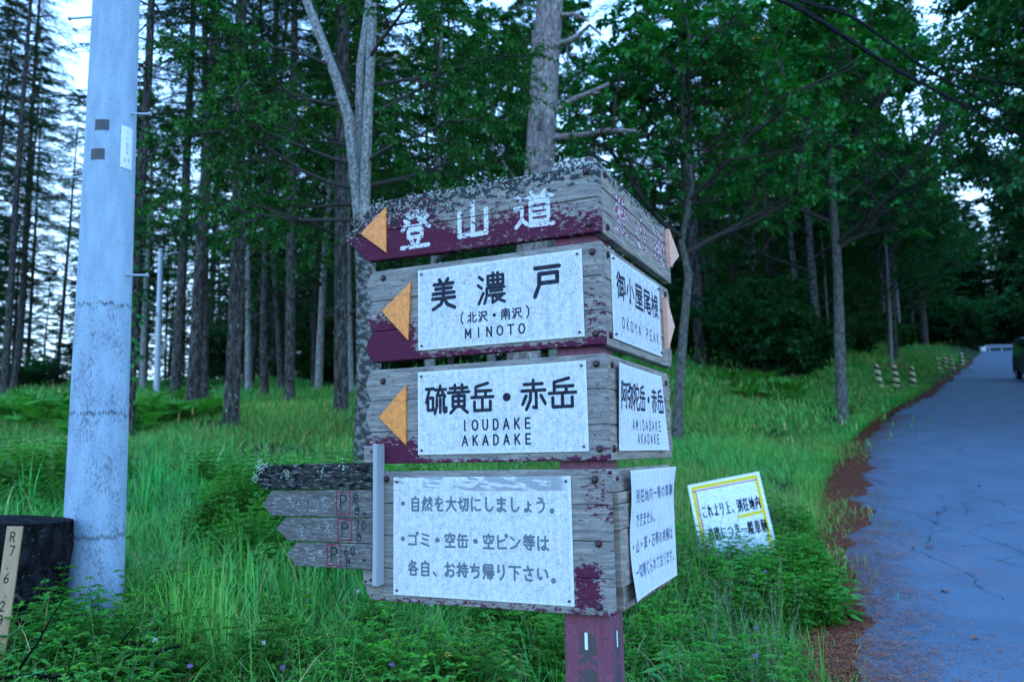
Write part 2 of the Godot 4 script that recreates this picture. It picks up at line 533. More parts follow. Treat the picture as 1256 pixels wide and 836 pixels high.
# a conifer with flat drooping sprays of short needles
func conifer_kind(h: float, r0: float, start: float, reach: float, boughs: int, base: Color, nlen := 0.115, nwid := 0.011, gap := 0.052) -> Array:
	var tr := trunk_mesh(h, r0, 0.012, M.bark)
	var limbs := MB.new()
	var cr := MB.new()
	for k in boughs:
		var t := (k + rng.randf()) / boughs
		t = pow(t, 0.85)
		var y := lerpf(start * h, h * 0.985, t)
		var az := k * 2.4 + rr(-0.5, 0.5)
		var ln := reach * (pow(1.0 - t, 0.65) + 0.08) * rr(0.55, 1.15)
		if t < 0.15: ln *= rr(0.5, 1.0)
		var out := Vector3(cos(az), 0, sin(az))
		var pts := path(at_height(tr[1], y), out + Vector3(0, rr(-0.05, 0.3), 0), ln, 6, 0.07, Vector3(0, -0.45, 0))
		limbs.tube(pts, taper(7, 0.010 + ln * 0.007, 0.003), 4, 1.0, 1.0, false)
		var tone := green(base, 0.3)
		for j in range(1, 7):
			var n_side := 3 + int(ln * 1.0)
			for g in n_side:
				var f := (g + rng.randf()) / n_side
				var p := pts[j - 1].lerp(pts[j], f)
				var dir := (pts[j] - pts[j - 1]).normalized()
				var prog := (j - 1 + f) / 6.0
				if prog < 0.12: continue
				var sg := 1.0 if (g + j) % 2 == 0 else -1.0
				var sd := dir.cross(Vector3.UP).normalized() * sg
				var td := (dir * 0.75 + sd * rr(0.5, 1.0) + Vector3(0, rr(-0.35, 0.1), 0)).normalized()
				var tl := (0.16 + 0.30 * ln * (1.05 - prog)) * rr(0.6, 1.1)
				tl = minf(tl, 0.85)
				var steps := maxi(3, int(tl / gap))
				cr.col = tone * rr(0.75, 1.25); cr.col.a = 1.0
				for q in steps:
					var e := (q + 0.5) / steps
					var c := p + td * tl * e + Vector3(0, -0.10 * e * e * tl, 0)
					for z in [-1.0, 1.0]:
						var nd: Vector3 = (td * 0.8 + td.cross(Vector3.UP) * z * rr(0.5, 1.1) + Vector3(0, rr(-0.25, 0.3), 0)).normalized()
						var nl := nlen * rr(0.7, 1.25)
						var ws := nd.cross(Vector3.UP).normalized() * nwid + Vector3(0, rr(-0.5, 0.5) * nwid, 0)
						cr.tri(c - ws, c + nd * nl, c + ws)
	for k in 26:  # bare dead twigs below the crown
		var y := rr(1.6, start * h * 1.5)
		var az := rng.randf() * TAU
		var ln := rr(0.15, 1.1) * rng.randf()
		limbs.tube(path(at_height(tr[1], y), Vector3(cos(az), rr(-0.35, 0.25), sin(az)), ln + 0.25, 4, 0.18, Vector3(0, -0.1, 0)), taper(5, 0.011, 0.003), 4, 1.0, 1.0, false)
	return [tr[0], limbs.mesh(M.twig), cr.mesh(M.spray)]

# a broadleaved tree: limbs, branches, twigs, and leaves at the twig ends
var _limbs: MB
var _crown: MB
var _spec := {}
func grow(p: Vector3, dir: Vector3, ln: float, r: float, lv: int) -> void:
	var sp := _spec
	var seg := 5 if lv < 2 else 3
	var pts := path(p, dir, ln, seg, sp.jit, Vector3(0, sp.lift[lv], 0))
	_limbs.tube(pts, taper(seg + 1, r, r * 0.35), 7 if lv == 0 else (5 if lv == 1 else 3), 0.8, 1.0, false)
	if lv >= sp.deep:
		leaves_on(pts)
		return
	var kids: int = sp.kids[lv]
	for k in kids:
		var f: float = lerpf(sp.from, 1.0, (k + rng.randf()) / kids)
		var g := clampf(f * seg, 0, seg - 0.001)
		var q := pts[int(g)].lerp(pts[int(g) + 1], g - int(g))
		var d := (pts[int(g) + 1] - pts[int(g)]).normalized()
		var az := k * 2.4 + rng.randf()
		var sd := d.cross(Vector3(0.3, 1, 0.2)).normalized().rotated(d, az)
		sd.y *= sp.flat
		grow(q, (d * rr(0.45, 0.8) + sd * rr(0.6, 1.0)).normalized(), ln * sp.ratio * rr(0.6, 1.15), r * 0.55, lv + 1)
	leaves_on(PackedVector3Array([pts[seg - 1], pts[seg]]))

func leaves_on(pts: PackedVector3Array) -> void:
	var sp := _spec
	var tone := green(sp.base, 0.28)
	var m: int = pts.size() - 1
	for k in sp.leaves:
		var f: float = (k + rng.randf()) / sp.leaves
		if sp.whorl: f = 1.0 - 0.35 * f * f
		var g := clampf(f * m, 0, m - 0.001)
		var q := pts[int(g)].lerp(pts[int(g) + 1], g - int(g))
		var d := (pts[int(g) + 1] - pts[int(g)]).normalized()
		var sd := d.cross(Vector3(0.1, 1, 0.1)).normalized().rotated(d, k * 2.4 + rr(-0.4, 0.4))
		sd.y *= 0.45
		var ld: Vector3 = (d * rr(0.25, 0.8) + sd + Vector3(0, -0.2, 0)).normalized()
		var up: Vector3 = (Vector3.UP + Vector3(rr(-0.5, 0.5), 0, rr(-0.5, 0.5))).normalized()
		var ln: float = sp.size * rr(0.65, 1.2)
		_crown.col = tone * rr(0.8, 1.2)
		_crown.col.a = 1.0
		if sp.fine: _crown.leaf4(q, ld, up, ln, ln * sp.wide, 0.22, rr(0.05, 0.35))
		else: _crown.leaf(q, ld, up, ln, ln * sp.wide, 0.2, rr(0.0, 0.3))

func broad_kind(h: float, r0: float, start: float, limbs_n: int, spec: Dictionary, bark: Material, trunk_given = null, lv_dark := true) -> Array:
	_limbs = MB.new(); _crown = MB.new(); _spec = spec
	var tr = trunk_given if trunk_given else trunk_mesh(h, r0, spec.get("wander", 0.03), bark)
	for k in limbs_n:
		var t := (k + rng.randf()) / limbs_n
		var y := lerpf(start * h, h * 0.93, t)
		var az := k * 2.4 + rr(-0.4, 0.4)
		var ln: float = spec.reach * (1.0 - 0.55 * t) * rr(0.7, 1.15)
		grow(at_height(tr[1], y), Vector3(cos(az), spec.rise + 0.5 * t, sin(az)), ln, r0 * (0.45 - 0.25 * t), 0)
	return [tr[0], _limbs.mesh(M.twig if lv_dark else bark), _crown.mesh(M.leaf)]

func plant(called: String, kind: Array, at: Vector3, k: float, turn: float, lean: Vector2, label: String, category: String, group: String, tall := 1.0) -> Node3D:
	var o := thing(called, at, label, category, group)
	part("trunk", kind[0], o)
	part("branches", kind[1], o).set_meta("kind", "stuff")
	part("crown", kind[2], o).set_meta("kind", "stuff")
	# lean is tilt to the right (x) and away (y), in radians
	o.basis = Basis(Vector3.RIGHT, -lean.y) * Basis(Vector3.BACK, -lean.x) * Basis(Vector3.UP, turn) * Basis.from_scale(Vector3(k, k * tall, k))
	return o

func build_forest() -> void:
	var dark := Color(0.034, 0.115, 0.040)
	var con := []
	con.append(conifer_kind(21.0, 0.14, 0.24, 2.8, 112, dark))
	con.append(conifer_kind(19.0, 0.13, 0.20, 2.6, 108, dark))
	con.append(conifer_kind(23.0, 0.15, 0.28, 3.0, 112, Color(0.031, 0.106, 0.040)))
	con.append(conifer_kind(17.0, 0.12, 0.17, 2.6, 104, Color(0.038, 0.122, 0.040)))
	var mid := []
	mid.append(conifer_kind(21.0, 0.13, 0.20, 2.9, 100, dark, 0.20, 0.021, 0.095))
	mid.append(conifer_kind(19.0, 0.12, 0.12, 2.7, 100, Color(0.036, 0.120, 0.042), 0.20, 0.021, 0.095))
	mid.append(conifer_kind(15.0, 0.10, 0.06, 2.5, 90, Color(0.040, 0.128, 0.042), 0.20, 0.021, 0.095))
	# the slimmer trunks stand thick enough on their own; measured places: x, depth, trunk diameter, kind, lean
	var near := [
		[-15.6, 24.3, 0.24, 0, 0.0], [-19.1, 30.2, 0.28, 1, 0.0], [-5.11, 10.6, 0.15, 3, 0.0], [-8.57, 20.1, 0.26, 2, 0.0],
		[-6.5, 16.1, 0.27, 0, 0.01], [-6.73, 17.3, 0.21, 3, -0.03], [-4.22, 11.8, 0.23, 1, 0.0], [-10.4, 31.3, 0.28, 2, 0.07],
		[-6.38, 20.5, 0.22, 1, 0.0], [-7.62, 26.2, 0.25, 0, -0.07], [-4.37, 15.6, 0.20, 2, -0.01], [-7.15, 28.5, 0.24, 3, 0.0],
		[-2.77, 12.8, 0.24, 0, -0.015], [-5.35, 24.9, 0.22, 2, 0.0]]
	for a in near:
		var label := "straight grey-brown conifer standing in the grass of the open grove"
		var grp := "conifers standing in the grass of the grove"
		match a[0]:
			-4.22: label = "lichen-spotted straight conifer standing alone at the front of the grove"
			-2.77: label = "dark conifer next to the forked birch, its foot in the grass"
			-5.11: label = "slim conifer with ivy leaves up its trunk beside the concrete pole"
			-10.4: label = "conifer leaning to one side deep in the grove, near the crossing leaner"
			-7.62: label = "conifer leaning across in front of the other leaning trunk in the grove"
			-15.6: label = "conifer at the edge of the grove beyond the ferns behind the concrete pole"
			-19.1: label = "slim conifer standing beside the low young firs of the grove"
			-8.57: label = "straight rough-barked conifer standing next to the thin grey metal pole"
			-6.5: label = "stouter conifer of the close-set pair in the grove"
			-6.73: label = "thinner crooked conifer of the close-set pair in the grove"
			-6.38: label = "slim conifer standing between the close-set pair and the leaning trunks"
			-4.37: label = "slim conifer right beside the distant parked white car"
			-7.15: label = "thin conifer behind, between the parked white car and the birch"
			-5.35: label = "thin conifer half hidden by the dark conifer near the birch"
		grp = "conifers standing in the grass of the grove"
		plant("conifer_tree", con[a[3]], on_ground(a[0], a[1]), a[2] / (2.0 * [0.14, 0.13, 0.15, 0.12][a[3]]), rng.randf() * TAU, Vector2(a[4], rr(-0.01, 0.01)), label, "tree", grp, clampf(1.05 / (a[2] / 0.27), 0.9, 1.35))
	# ivy on the slim one
	var iv := MB.new()
	for k in 150:
		var az := rr(-0.6, 2.6)
		var y := rr(0.2, 3.6)
		iv.col = green(Color(0.04, 0.17, 0.05))
		var o := Vector3(cos(az), 0, sin(az))
		iv.leaf4(o * rr(0.07, 0.16) + Vector3(0, y, 0), (o * 0.5 + Vector3(rr(-0.5, 0.5), -0.6, rr(-0.4, 0.4))).normalized(), o, rr(0.07, 0.12), rr(0.06, 0.10), 0.15, 0.1, 0.5)
	var ivy := part("ivy", iv.mesh(M.leaf), self, on_ground(-5.11, 10.6))
	tag(ivy, "green ivy leaves climbing the slim conifer beside the concrete pole", "ivy")
	# the grove goes on: many trunks further back, told apart between the nearer ones
	var taken := []
	for a in near: taken.append(Vector2(a[0], a[1]))
	var count := 0
	var tries := 0
	while count < 92 and tries < 6000:
		tries += 1
		var d := 21.0 + 52.0 * pow(rng.randf(), 0.85)
		var x := rr(-0.70 * d - 2.0, 0.40 * d)
		var u := edge(d) - x
		if u < 5.0: continue
		if d < 50.0 and absf(x - 4.8) < 3.3: continue
		if x > 0.13 * d and d < 34.0: continue
		if absf(x + 12.1 * d / 45.0) < 0.5 and d < 45.0: continue
		var ok := true
		for t in taken:
			if t.distance_to(Vector2(x, d)) < (1.5 if d < 40.0 else 2.0): ok = false; break
		if not ok: continue
		taken.append(Vector2(x, d))
		var kd := rng.randi() % 3
		plant("conifer_tree", mid[kd], on_ground(x, d), rr(0.75, 1.2), rng.randf() * TAU, Vector2(rng.randfn(0.0, 0.018), rng.randfn(0.0, 0.015)), "slender dark conifer in the crowded rows behind the open grove", "tree", "crowded conifers behind the grove", rr(0.9, 1.15))
		count += 1
	# far wood, one mass
	var far := MultiMesh.new()
	far.transform_format = MultiMesh.TRANSFORM_3D
	var fk := conifer_kind(20.0, 0.16, 0.015, 3.4, 84, Color(0.036, 0.120, 0.046), 0.40, 0.05, 0.16)
	var both := ArrayMesh.new()
	for j in [0, 2]: both.add_surface_from_arrays(Mesh.PRIMITIVE_TRIANGLES, fk[j].surface_get_arrays(0))
	both.surface_set_material(0, M.bark); both.surface_set_material(1, M.spray)
	far.mesh = both
	far.instance_count = 480
	for k in 480:
		var d := rr(74.0, 160.0)
		var x := rr(-0.78 * d, 0.85 * d)
		if x < -0.36 * d and k % 5 < 3: x = rr(-0.36, 0.5) * d
		if d < 112.0 and edge(d) - x < 6.0 and edge(d) - x > -13.0: x -= 24.0
		if k > 320:
			d = rr(96.0, 150.0); x = d * rr(0.42, 0.86)
			if d < 112.0 and edge(d) - x < 6.0 and edge(d) - x > -11.0: d += 18.0
		var s := rr(0.8, 1.25)
		far.set_instance_transform(k, Transform3D(Basis(Vector3.UP, rng.randf() * TAU).scaled(Vector3(s * 1.2, s, s * 1.2)), on_ground(x, d)))
	var fo := MultiMeshInstance3D.new()
	fo.name = "far_wood"; fo.multimesh = far
	add_child(fo)
	tag(fo, "distant wood of conifers closing the view behind the grove", "wood", "", "stuff")

	# broadleaved kinds
	var leafy := Color(0.050, 0.215, 0.066)
	var oak_spec := {"jit": 0.16, "lift": [0.25, 0.15, 0.1], "deep": 2, "kids": [8, 9], "from": 0.25, "flat": 0.45, "ratio": 0.55, "leaves": 14, "whorl": true, "size": 0.155, "wide": 0.5, "wander": 0.012, "fine": true, "base": leafy, "reach": 2.9, "rise": 0.45}
	var wide_spec := oak_spec.duplicate()
	wide_spec.merge({"size": 0.21, "wide": 0.6, "fine": false, "reach": 4.4, "kids": [8, 9], "leaves": 16, "whorl": false, "base": Color(0.036, 0.145, 0.050)}, true)
	var small_spec := oak_spec.duplicate()
	small_spec.merge({"size": 0.11, "fine": false, "reach": 2.6, "kids": [8, 8], "leaves": 15, "whorl": false, "wide": 0.6, "base": Color(0.044, 0.170, 0.052), "lift": [0.1, -0.15, -0.25]}, true)
	# the slim oak behind the sign: forked stem, big leaves in whorls
	var tp := PackedVector3Array([Vector3(0, -0.3, 0), Vector3(0.06, 0.5, 0), Vector3(0.14, 1.2, 0), Vector3(0.24, 2.0, 0), Vector3(0.37, 2.95, 0), Vector3(0.30, 3.6, -0.1), Vector3(0.5, 4.6, 0.1), Vector3(0.4, 6.2, 0), Vector3(0.7, 8.0, 0.1)])
	var tm := MB.new()
	tm.tube(tp, PackedFloat32Array([0.115, 0.088, 0.08, 0.075, 0.07, 0.055, 0.045, 0.03, 0.012]), 10, 0.6, 1.0, true, 0.05)
	oak_spec.reach = 2.9
	var oak := broad_kind(7.6, 0.12, 0.42, 13, oak_spec, M.oak_bark, [tm.mesh(M.oak_bark), tp])
	plant("oak_tree", oak, on_ground(2.83, 14.0), 1.0, 0.0, Vector2.ZERO, "slim forked oak with large bright leaves growing right behind the guidepost", "tree", "")
	var oak2 := broad_kind(10.5, 0.14, 0.36, 16, oak_spec, M.oak_bark)
	plant("oak_tree", oak2, on_ground(7.3, 17.8), 1.0, 1.1, Vector2(0.03, 0), "broad oak with big leaves beside the slim forked oak", "tree", "")
	var wide_a := broad_kind(13.0, 0.17, 0.22, 14, wide_spec, M.mottled_bark)
	var wide_b := broad_kind(15.0, 0.19, 0.26, 15, wide_spec, M.bark)
	var small_a := broad_kind(12.0, 0.13, 0.2, 15, small_spec, M.birch_bark)
	var lab := {"w": "spreading broadleaved tree in the dense wood along the road", "s": "pale-stemmed small-leaved tree in the dense wood along the road"}
	for a in [[9.9, 25.5, "m", 0.9], [10.86, 29.8, "s", 1.05], [10.22, 30.5, "c", 1.3], [5.57, 23.2, "c", 1.35], [11.5, 28.5, "s", 0.5], [17.6, 36.5, "w", 1.25], [8.0, 34.0, "c", 1.1], [9.4, 36.0, "c", 1.0], [8.4, 29.0, "c", 0.9], [9.2, 31.5, "c", 0.85],
			[13.8, 33.0, "w", 0.9], [15.2, 40.0, "w", 1.0], [20.5, 43.0, "w", 1.0], [24.5, 50.0, "s", 1.0], [28.0, 57.0, "w", 1.1], [34.0, 65.0, "w", 1.2], [22.0, 52.0, "w", 1.2], [18.0, 48.0, "w", 1.1], [12.0, 39.0, "s", 1.1], [30.0, 68.0, "w", 1.2], [41.0, 78.0, "w", 1.3], [14.6, 30.5, "s", 0.7], [26.5, 63.0, "w", 1.3], [47.0, 92.0, "w", 1.3]]:
		var at := on_ground(a[0], a[1])
		match a[2]:
			"c": plant("conifer_tree", con[2], at, a[3] * 0.95, rng.randf() * TAU, Vector2.ZERO, "thick straight conifer in the wood beyond the ferns", "tree", "thick conifers beyond the ferns")
			"m": plant("alder_tree", wide_a, at, a[3], 2.0, Vector2.ZERO, "tree with white-mottled bark at the edge of the wood, near the first striped bollards", "tree", "")
			"w":
				if a[0] == 17.6: plant("alder_tree", wide_b, at, a[3], 0.7, Vector2(0.02, 0), "stout grey tree with spreading boughs on the bank above the bollards", "tree", "")
				else: plant("broadleaf_tree", [wide_a, wide_b][rng.randi() % 2], at, a[3], rng.randf() * TAU, Vector2.ZERO, lab.w, "tree", "broadleaved trees along the road")
			"s": plant("birch_tree", small_a, at, a[3], rng.randf() * TAU, Vector2(rr(-0.04, 0.06), 0), lab.s, "tree", "pale-stemmed trees along the road")
	# slender leafy trees filling the grove behind the sign
	for a in [[-3.6, 17.5, 0.75], [-1.7, 16.5, 0.8], [0.9, 18.5, 0.9], [-5.4, 22.0, 0.9], [-0.6, 21.0, 0.9], [2.0, 24.0, 1.0], [-2.6, 25.0, 1.0], [-9.0, 27.0, 1.0], [0.4, 29.0, 1.1], [-14.0, 30.0, 1.0]]:
		plant("leafy_tree", small_a, on_ground(a[0], a[1]), a[2], rng.randf() * TAU, Vector2(rr(-0.05, 0.05), 0), "slender small-leaved tree among the conifers behind the guidepost", "tree", "leafy trees in the grove")
	# trees across the road whose boughs reach over it
	for a in [[17.0, 20.5, 1.15], [14.3, 15.0, 0.95], [16.4, 17.3, 1.1], [20.0, 27.0, 1.1], [36.0, 41.0, 1.2], [44.0, 55.0, 1.3], [53.0, 72.0, 1.3], [24.0, 30.0, 1.2], [29.5, 38.0, 1.2], [38.0, 46.0, 1.2], [47.0, 60.0, 1.3], [21.5, 24.0, 1.0], [62.0, 80.0, 1.3], [56.0, 66.0, 1.2]]:
		plant("broadleaf_tree", [wide_b, wide_a][int(a[0]) % 2], on_ground(a[0], a[1]), a[2], rng.randf() * TAU, Vector2(-0.05, 0), "dark broadleaved tree across the road with boughs over the asphalt", "tree", "trees across the road")

	# red pine behind the sign: a tall bare stem with broken branches
	var pp := PackedVector3Array([Vector3(-0.05, -0.3, 0), Vector3(0, 0.1, 0), Vector3(0.05, 1.2, 0), Vector3(0.16, 2.4, 0), Vector3(0.38, 4.35, 0), Vector3(0.50, 5.85, 0), Vector3(0.63, 7.3, 0), Vector3(0.72, 9.5, 0), Vector3(0.8, 13.0, 0), Vector3(0.7, 17.0, 0)])
	var pm := MB.new()
	pm.tube(pp, PackedFloat32Array([0.36, 0.29, 0.265, 0.255, 0.245, 0.235, 0.225, 0.20, 0.14, 0.03]), 18, 0.5, 2.0, true, 0.02)
	var base := on_ground(0.13, 12.5)
	var po := thing("pine_tree", base, "tall pine with pinkish grey bark and broken branch stubs behind the guidepost", "tree")
	part("trunk", pm.mesh(M.pine_bark), po)
	var stub := func(pts: Array, r: float) -> void:
		var q := PackedVector3Array()
		for s in pts: q.append(s - base)
		var mb := MB.new()
		mb.tube(q, taper(q.size(), r, r * 0.45), 8, 0.8, 0.5, true, 0.12)
		part("branch_stub", mb.mesh(M.pine_bark), po)
	stub.call([W(0.85, 6.72, 12.4), W(1.15, 6.78, 12.3), W(1.38, 6.95, 12.2), W(1.56, 6.78, 12.2)], 0.05)
	stub.call([W(0.80, 5.55, 12.4), W(1.10, 5.72, 12.3), W(1.40, 5.80, 12.2), W(1.66, 5.92, 12.2)], 0.06)
	stub.call([W(1.36, 5.78, 12.22), W(1.50, 5.72, 12.1), W(1.66, 5.66, 12.1)], 0.022)
	stub.call([W(0.72, 5.10, 12.4), W(1.2, 5.10, 12.3), W(1.6, 5.13, 12.2), W(2.05, 5.06, 12.1)], 0.065)
	stub.call([W(0.95, 7.25, 12.4), W(1.15, 7.20, 12.3), W(1.36, 7.02, 12.2)], 0.045)
	stub.call([W(0.50, 5.2, 12.3), W(0.52, 5.26, 12.15), W(0.57, 5.45, 12.1)], 0.05)
	stub.call([W(0.42, 6.5, 12.3), W(0.46, 6.62, 12.2), W(0.44, 6.85, 12.15)], 0.04)
	stub.call([W(0.20, 4.3, 12.4), W(-0.05, 4.6, 12.3), W(-0.18, 4.9, 12.3)], 0.02)
	var lm := MB.new(); var cm := MB.new()
	_limbs = lm; _crown = cm
	_spec = small_spec.duplicate()
	_spec.merge({"reach": 2.6, "kids": [6, 6], "size": 0.11, "wide": 0.14, "leaves": 34, "base": Color(0.02, 0.06, 0.03)}, true)
	for k in 10:
		var az := k * 2.4
		grow(at_height(pp, 8.6 + k * 0.75), Vector3(cos(az), 0.25, sin(az)), 2.8 - k * 0.12, 0.06, 0)
	part("branches", lm.mesh(M.pine_bark), po).set_meta("kind", "stuff")
	part("crown", cm.mesh(M.spray), po).set_meta("kind", "stuff")

	# forked birch left of the sign
	base = on_ground(-1.73, 9.5)
	var bo := thing("birch_tree", base, "white birch forking into three stems behind the arrow ends of the guidepost", "tree")
	var stem := func(pts: Array, r: PackedFloat32Array, called: String) -> void:
		var q := PackedVector3Array()
		for s in pts: q.append(s - base)
		var mb := MB.new()
		mb.tube(q, r, 12, 0.7, 1.0, true, 0.05)
		part(called, mb.mesh(M.birch_bark if called != "trunk" else M.mottled_bark), bo)
	stem.call([W(-1.72, -0.6, 9.5), W(-1.73, 0.2, 9.5), W(-1.73, 1.0, 9.5), W(-1.76, 2.0, 9.5), W(-1.81, 2.95, 9.5)], PackedFloat32Array([0.21, 0.16, 0.145, 0.13, 0.11]), "trunk")
	stem.call([W(-1.84, 2.7, 9.5), W(-1.92, 3.5, 9.5), W(-2.0, 4.24, 9.5), W(-2.17, 4.79, 9.5), W(-2.44, 5.51, 9.5), W(-2.7, 6.2, 9.45), W(-3.1, 7.4, 9.4), W(-3.4, 9.0, 9.3)], PackedFloat32Array([0.07, 0.07, 0.068, 0.062, 0.056, 0.05, 0.036, 0.012]), "stem")
	stem.call([W(-1.83, 2.75, 9.6), W(-1.91, 4.05, 9.65), W(-1.9, 5.02, 9.7), W(-1.79, 5.93, 9.7), W(-1.7, 8.0, 9.8), W(-1.8, 10.5, 9.8)], PackedFloat32Array([0.05, 0.05, 0.047, 0.042, 0.032, 0.012]), "stem")
	stem.call([W(-1.78, 2.6, 9.45), W(-1.77, 3.17, 9.4), W(-1.73, 4.24, 9.35), W(-1.65, 5.93, 9.3), W(-1.4, 8.0, 9.2), W(-1.3, 10.5, 9.2)], PackedFloat32Array([0.066, 0.064, 0.058, 0.052, 0.04, 0.012]), "stem")
	lm = MB.new(); cm = MB.new()
	_limbs = lm; _crown = cm
	_spec = small_spec.duplicate()
	_spec.merge({"size": 0.075, "kids": [7, 7], "leaves": 16, "base": Color(0.046, 0.170, 0.046)}, true)
	for s in [[W(-1.85, 3.1, 9.5), Vector3(-0.9, 0.2, -0.6), 1.8], [W(-1.9, 3.6, 9.5), Vector3(-0.9, 0.25, 0.2), 1.6], [W(-1.95, 4.4, 9.6), Vector3(-0.9, 0.3, -0.3), 1.5], [W(-1.75, 3.3, 9.4), Vector3(0.9, 0.25, -0.5), 1.6], [W(-1.72, 4.6, 9.4), Vector3(0.9, 0.3, -0.2), 1.7], [W(-1.7, 5.4, 9.35), Vector3(0.9, 0.3, 0.1), 1.6], [W(-2.2, 4.9, 9.5), Vector3(-0.8, 0.3, 0.4), 1.5], [W(-1.85, 2.9, 9.5), Vector3(-1, 0.12, 0.1), 1.9], [W(-1.9, 3.3, 9.5), Vector3(-1, 0.3, 0.3), 1.7], [W(-1.76, 3.6, 9.4), Vector3(0.9, 0.4, 0.4), 1.3], [W(-1.95, 3.9, 9.6), Vector3(-0.5, 0.4, -0.9), 1.5], [W(-1.75, 4.2, 9.4), Vector3(0.8, 0.4, -0.3), 1.6], [W(-1.74, 4.9, 9.35), Vector3(0.7, 0.5, 0.6), 1.5],
			[W(-2.6, 6.0, 9.5), Vector3(-0.8, 0.4, 0.3), 1.5], [W(-3.0, 7.0, 9.4), Vector3(-0.5, 0.3, -0.6), 1.6], [W(-1.8, 6.5, 9.7), Vector3(-0.4, 0.4, -0.8), 1.5], [W(-1.6, 6.6, 9.3), Vector3(0.8, 0.4, 0.4), 1.6], [W(-1.7, 8.2, 9.8), Vector3(-0.3, 0.5, 0.6), 1.5], [W(-1.4, 8.4, 9.2), Vector3(0.5, 0.5, -0.2), 1.5], [W(-3.2, 8.0, 9.4), Vector3(-0.4, 0.6, 0.3), 1.4]]:
		grow(s[0] - base, s[1], s[2], 0.028, 0)
	part("branches", lm.mesh(M.twig), bo).set_meta("kind", "stuff")
	part("crown", cm.mesh(M.leaf), bo).set_meta("kind", "stuff")

	# undergrowth: shrubs at the foot of the wood, young trees
	var bushes := []
	for k in 3:
		_limbs = MB.new(); _crown = MB.new()
		_spec = small_spec.duplicate()
		_spec.merge({"size": 0.12 + 0.02 * k, "kids": [6, 6], "leaves": 14, "from": 0.2, "base": Color(0.026 + 0.004 * k, 0.105, 0.038), "lift": [0.3, 0.1, 0.0]}, true)
		for j in 9:
			var az := j * 2.4
			grow(Vector3(cos(az), 0, sin(az)) * 0.08, Vector3(cos(az) * rr(0.3, 0.9), 1.0, sin(az) * rr(0.3, 0.9)), rr(0.8, 1.5), 0.014, 0)
		bushes.append([_limbs.mesh(M.twig), _crown.mesh(M.leaf)])
	for k in 74:
		var d := 19.0 + 34.0 * rng.randf()
		var x := edge(d) - rr(3.4, 10.5)
		if k > 52:
			d = rr(26.0, 52.0); x = rr(-0.66, 0.12) * d
		if k > 64:
			d = rr(17.0, 45.0); x = edge(d) + rr(7.2, 10.5)
		if d < 24.0 and x < 6.8: x = 6.8 + rng.randf(); d = maxf(d, 22.0)
		var o := thing("shrub", on_ground(x, d), "", "")
		o.set_meta("label", "leafy green shrub in the undergrowth at the foot of the roadside wood" if k <= 52 else ("dark low shrub between the far trunks of the grove" if k <= 64 else "dark shrub on the bank across the road"))
		tag(o, "", "shrub", "undergrowth of the roadside wood" if k <= 52 else ("shrubs in the grove" if k <= 64 else "shrubs across the road"))
		var b: Array = bushes[rng.randi() % 3]
		part("stems", b[0], o).set_meta("kind", "stuff")
		part("foliage", b[1], o).set_meta("kind", "stuff")
		var s := rr(0.85, 1.6)
		o.basis = Basis(Vector3.UP, rng.randf() * TAU).scaled(Vector3(s, s * rr(0.8, 1.3), s))
	for k in 9:
		var d := rr(94.0, 102.0)
		var o := thing("shrub", on_ground(edge(d) - 3.0 + 1.7 * k, d), "tall dark shrub behind the barrier at the far bend of the road", "shrub", "shrubs at the bend")
		var b: Array = bushes[k % 3]
		part("stems", b[0], o).set_meta("kind", "stuff")
		part("foliage", b[1], o).set_meta("kind", "stuff")
		o.basis = Basis(Vector3.UP, rng.randf() * TAU).scaled(Vector3.ONE * rr(2.6, 4.2))
	# young firs in the grove
	var young := conifer_kind(2.6, 0.03, 0.03, 0.95, 46, Color(0.014, 0.045, 0.026))
	for a in [[-19.3, 34.0, 0.9], [-17.8, 33.0, 0.65], [-9.6, 24.5, 0.8], [-12.6, 30.0, 1.0], [-3.2, 30.0, 1.3], [-4.2, 33.0, 1.5], [-24.5, 40.0, 1.1]]:
		plant("young_fir", young, on_ground(a[0], a[1]), a[2], rng.randf() * TAU, Vector2.ZERO, "low dark young fir growing between the trunks of the grove", "young tree", "young firs in the grove")

# ---------------------------------------------------------------- grass, ferns, weeds
func scatter(called: String, label: String, mesh: Mesh, places: Array) -> void:
	var mm := MultiMesh.new()
	mm.transform_format = MultiMesh.TRANSFORM_3D
	mm.use_colors = true
	mm.mesh = mesh
	mm.instance_count = places.size()
	for k in places.size():
		mm.set_instance_transform(k, places[k][0])
		mm.set_instance_color(k, places[k][1])
	var o := MultiMeshInstance3D.new()
	o.name = numbered(called); o.multimesh = mm
	add_child(o)
	tag(o, label, "grass", "", "stuff")

func blade(mb: MB, p: Vector3, az: float, ln: float, wd: float, bend: float) -> void:
	var out := Vector3(cos(az), 0, sin(az))
	var sd := Vector3(-sin(az), 0, cos(az)) * wd * 0.5
	var a := p
	var prev_s := sd * 0.8
	for k in 4:
		var t := (k + 1) / 4.0
		var q := p + Vector3.UP * ln * (t - 0.42 * bend * t * t) + out * ln * bend * 0.75 * t * t
		var s := sd * (1.0 - t * t)
		if k == 3: mb.tri(a - prev_s, q, a + prev_s)
		else: mb.quad(a - prev_s, q - s, q + s, a + prev_s)
		a = q; prev_s = s

func tuft(n: int, spread: float, lo: float, hi: float, wd: float, bend: float, base: Color) -> ArrayMesh:
	var mb := MB.new()
	for k in n:
		var az := rng.randf() * TAU
		var p := Vector3(cos(az), 0, sin(az)) * spread * sqrt(rng.randf())
		mb.col = green(base, 0.35)
		blade(mb, p, az + rr(-1.2, 1.2), rr(lo, hi), wd * rr(0.6, 1.3), clampf(rng.randfn(bend, 0.25), 0.05, 1.3))
	return mb.mesh(M.grass)

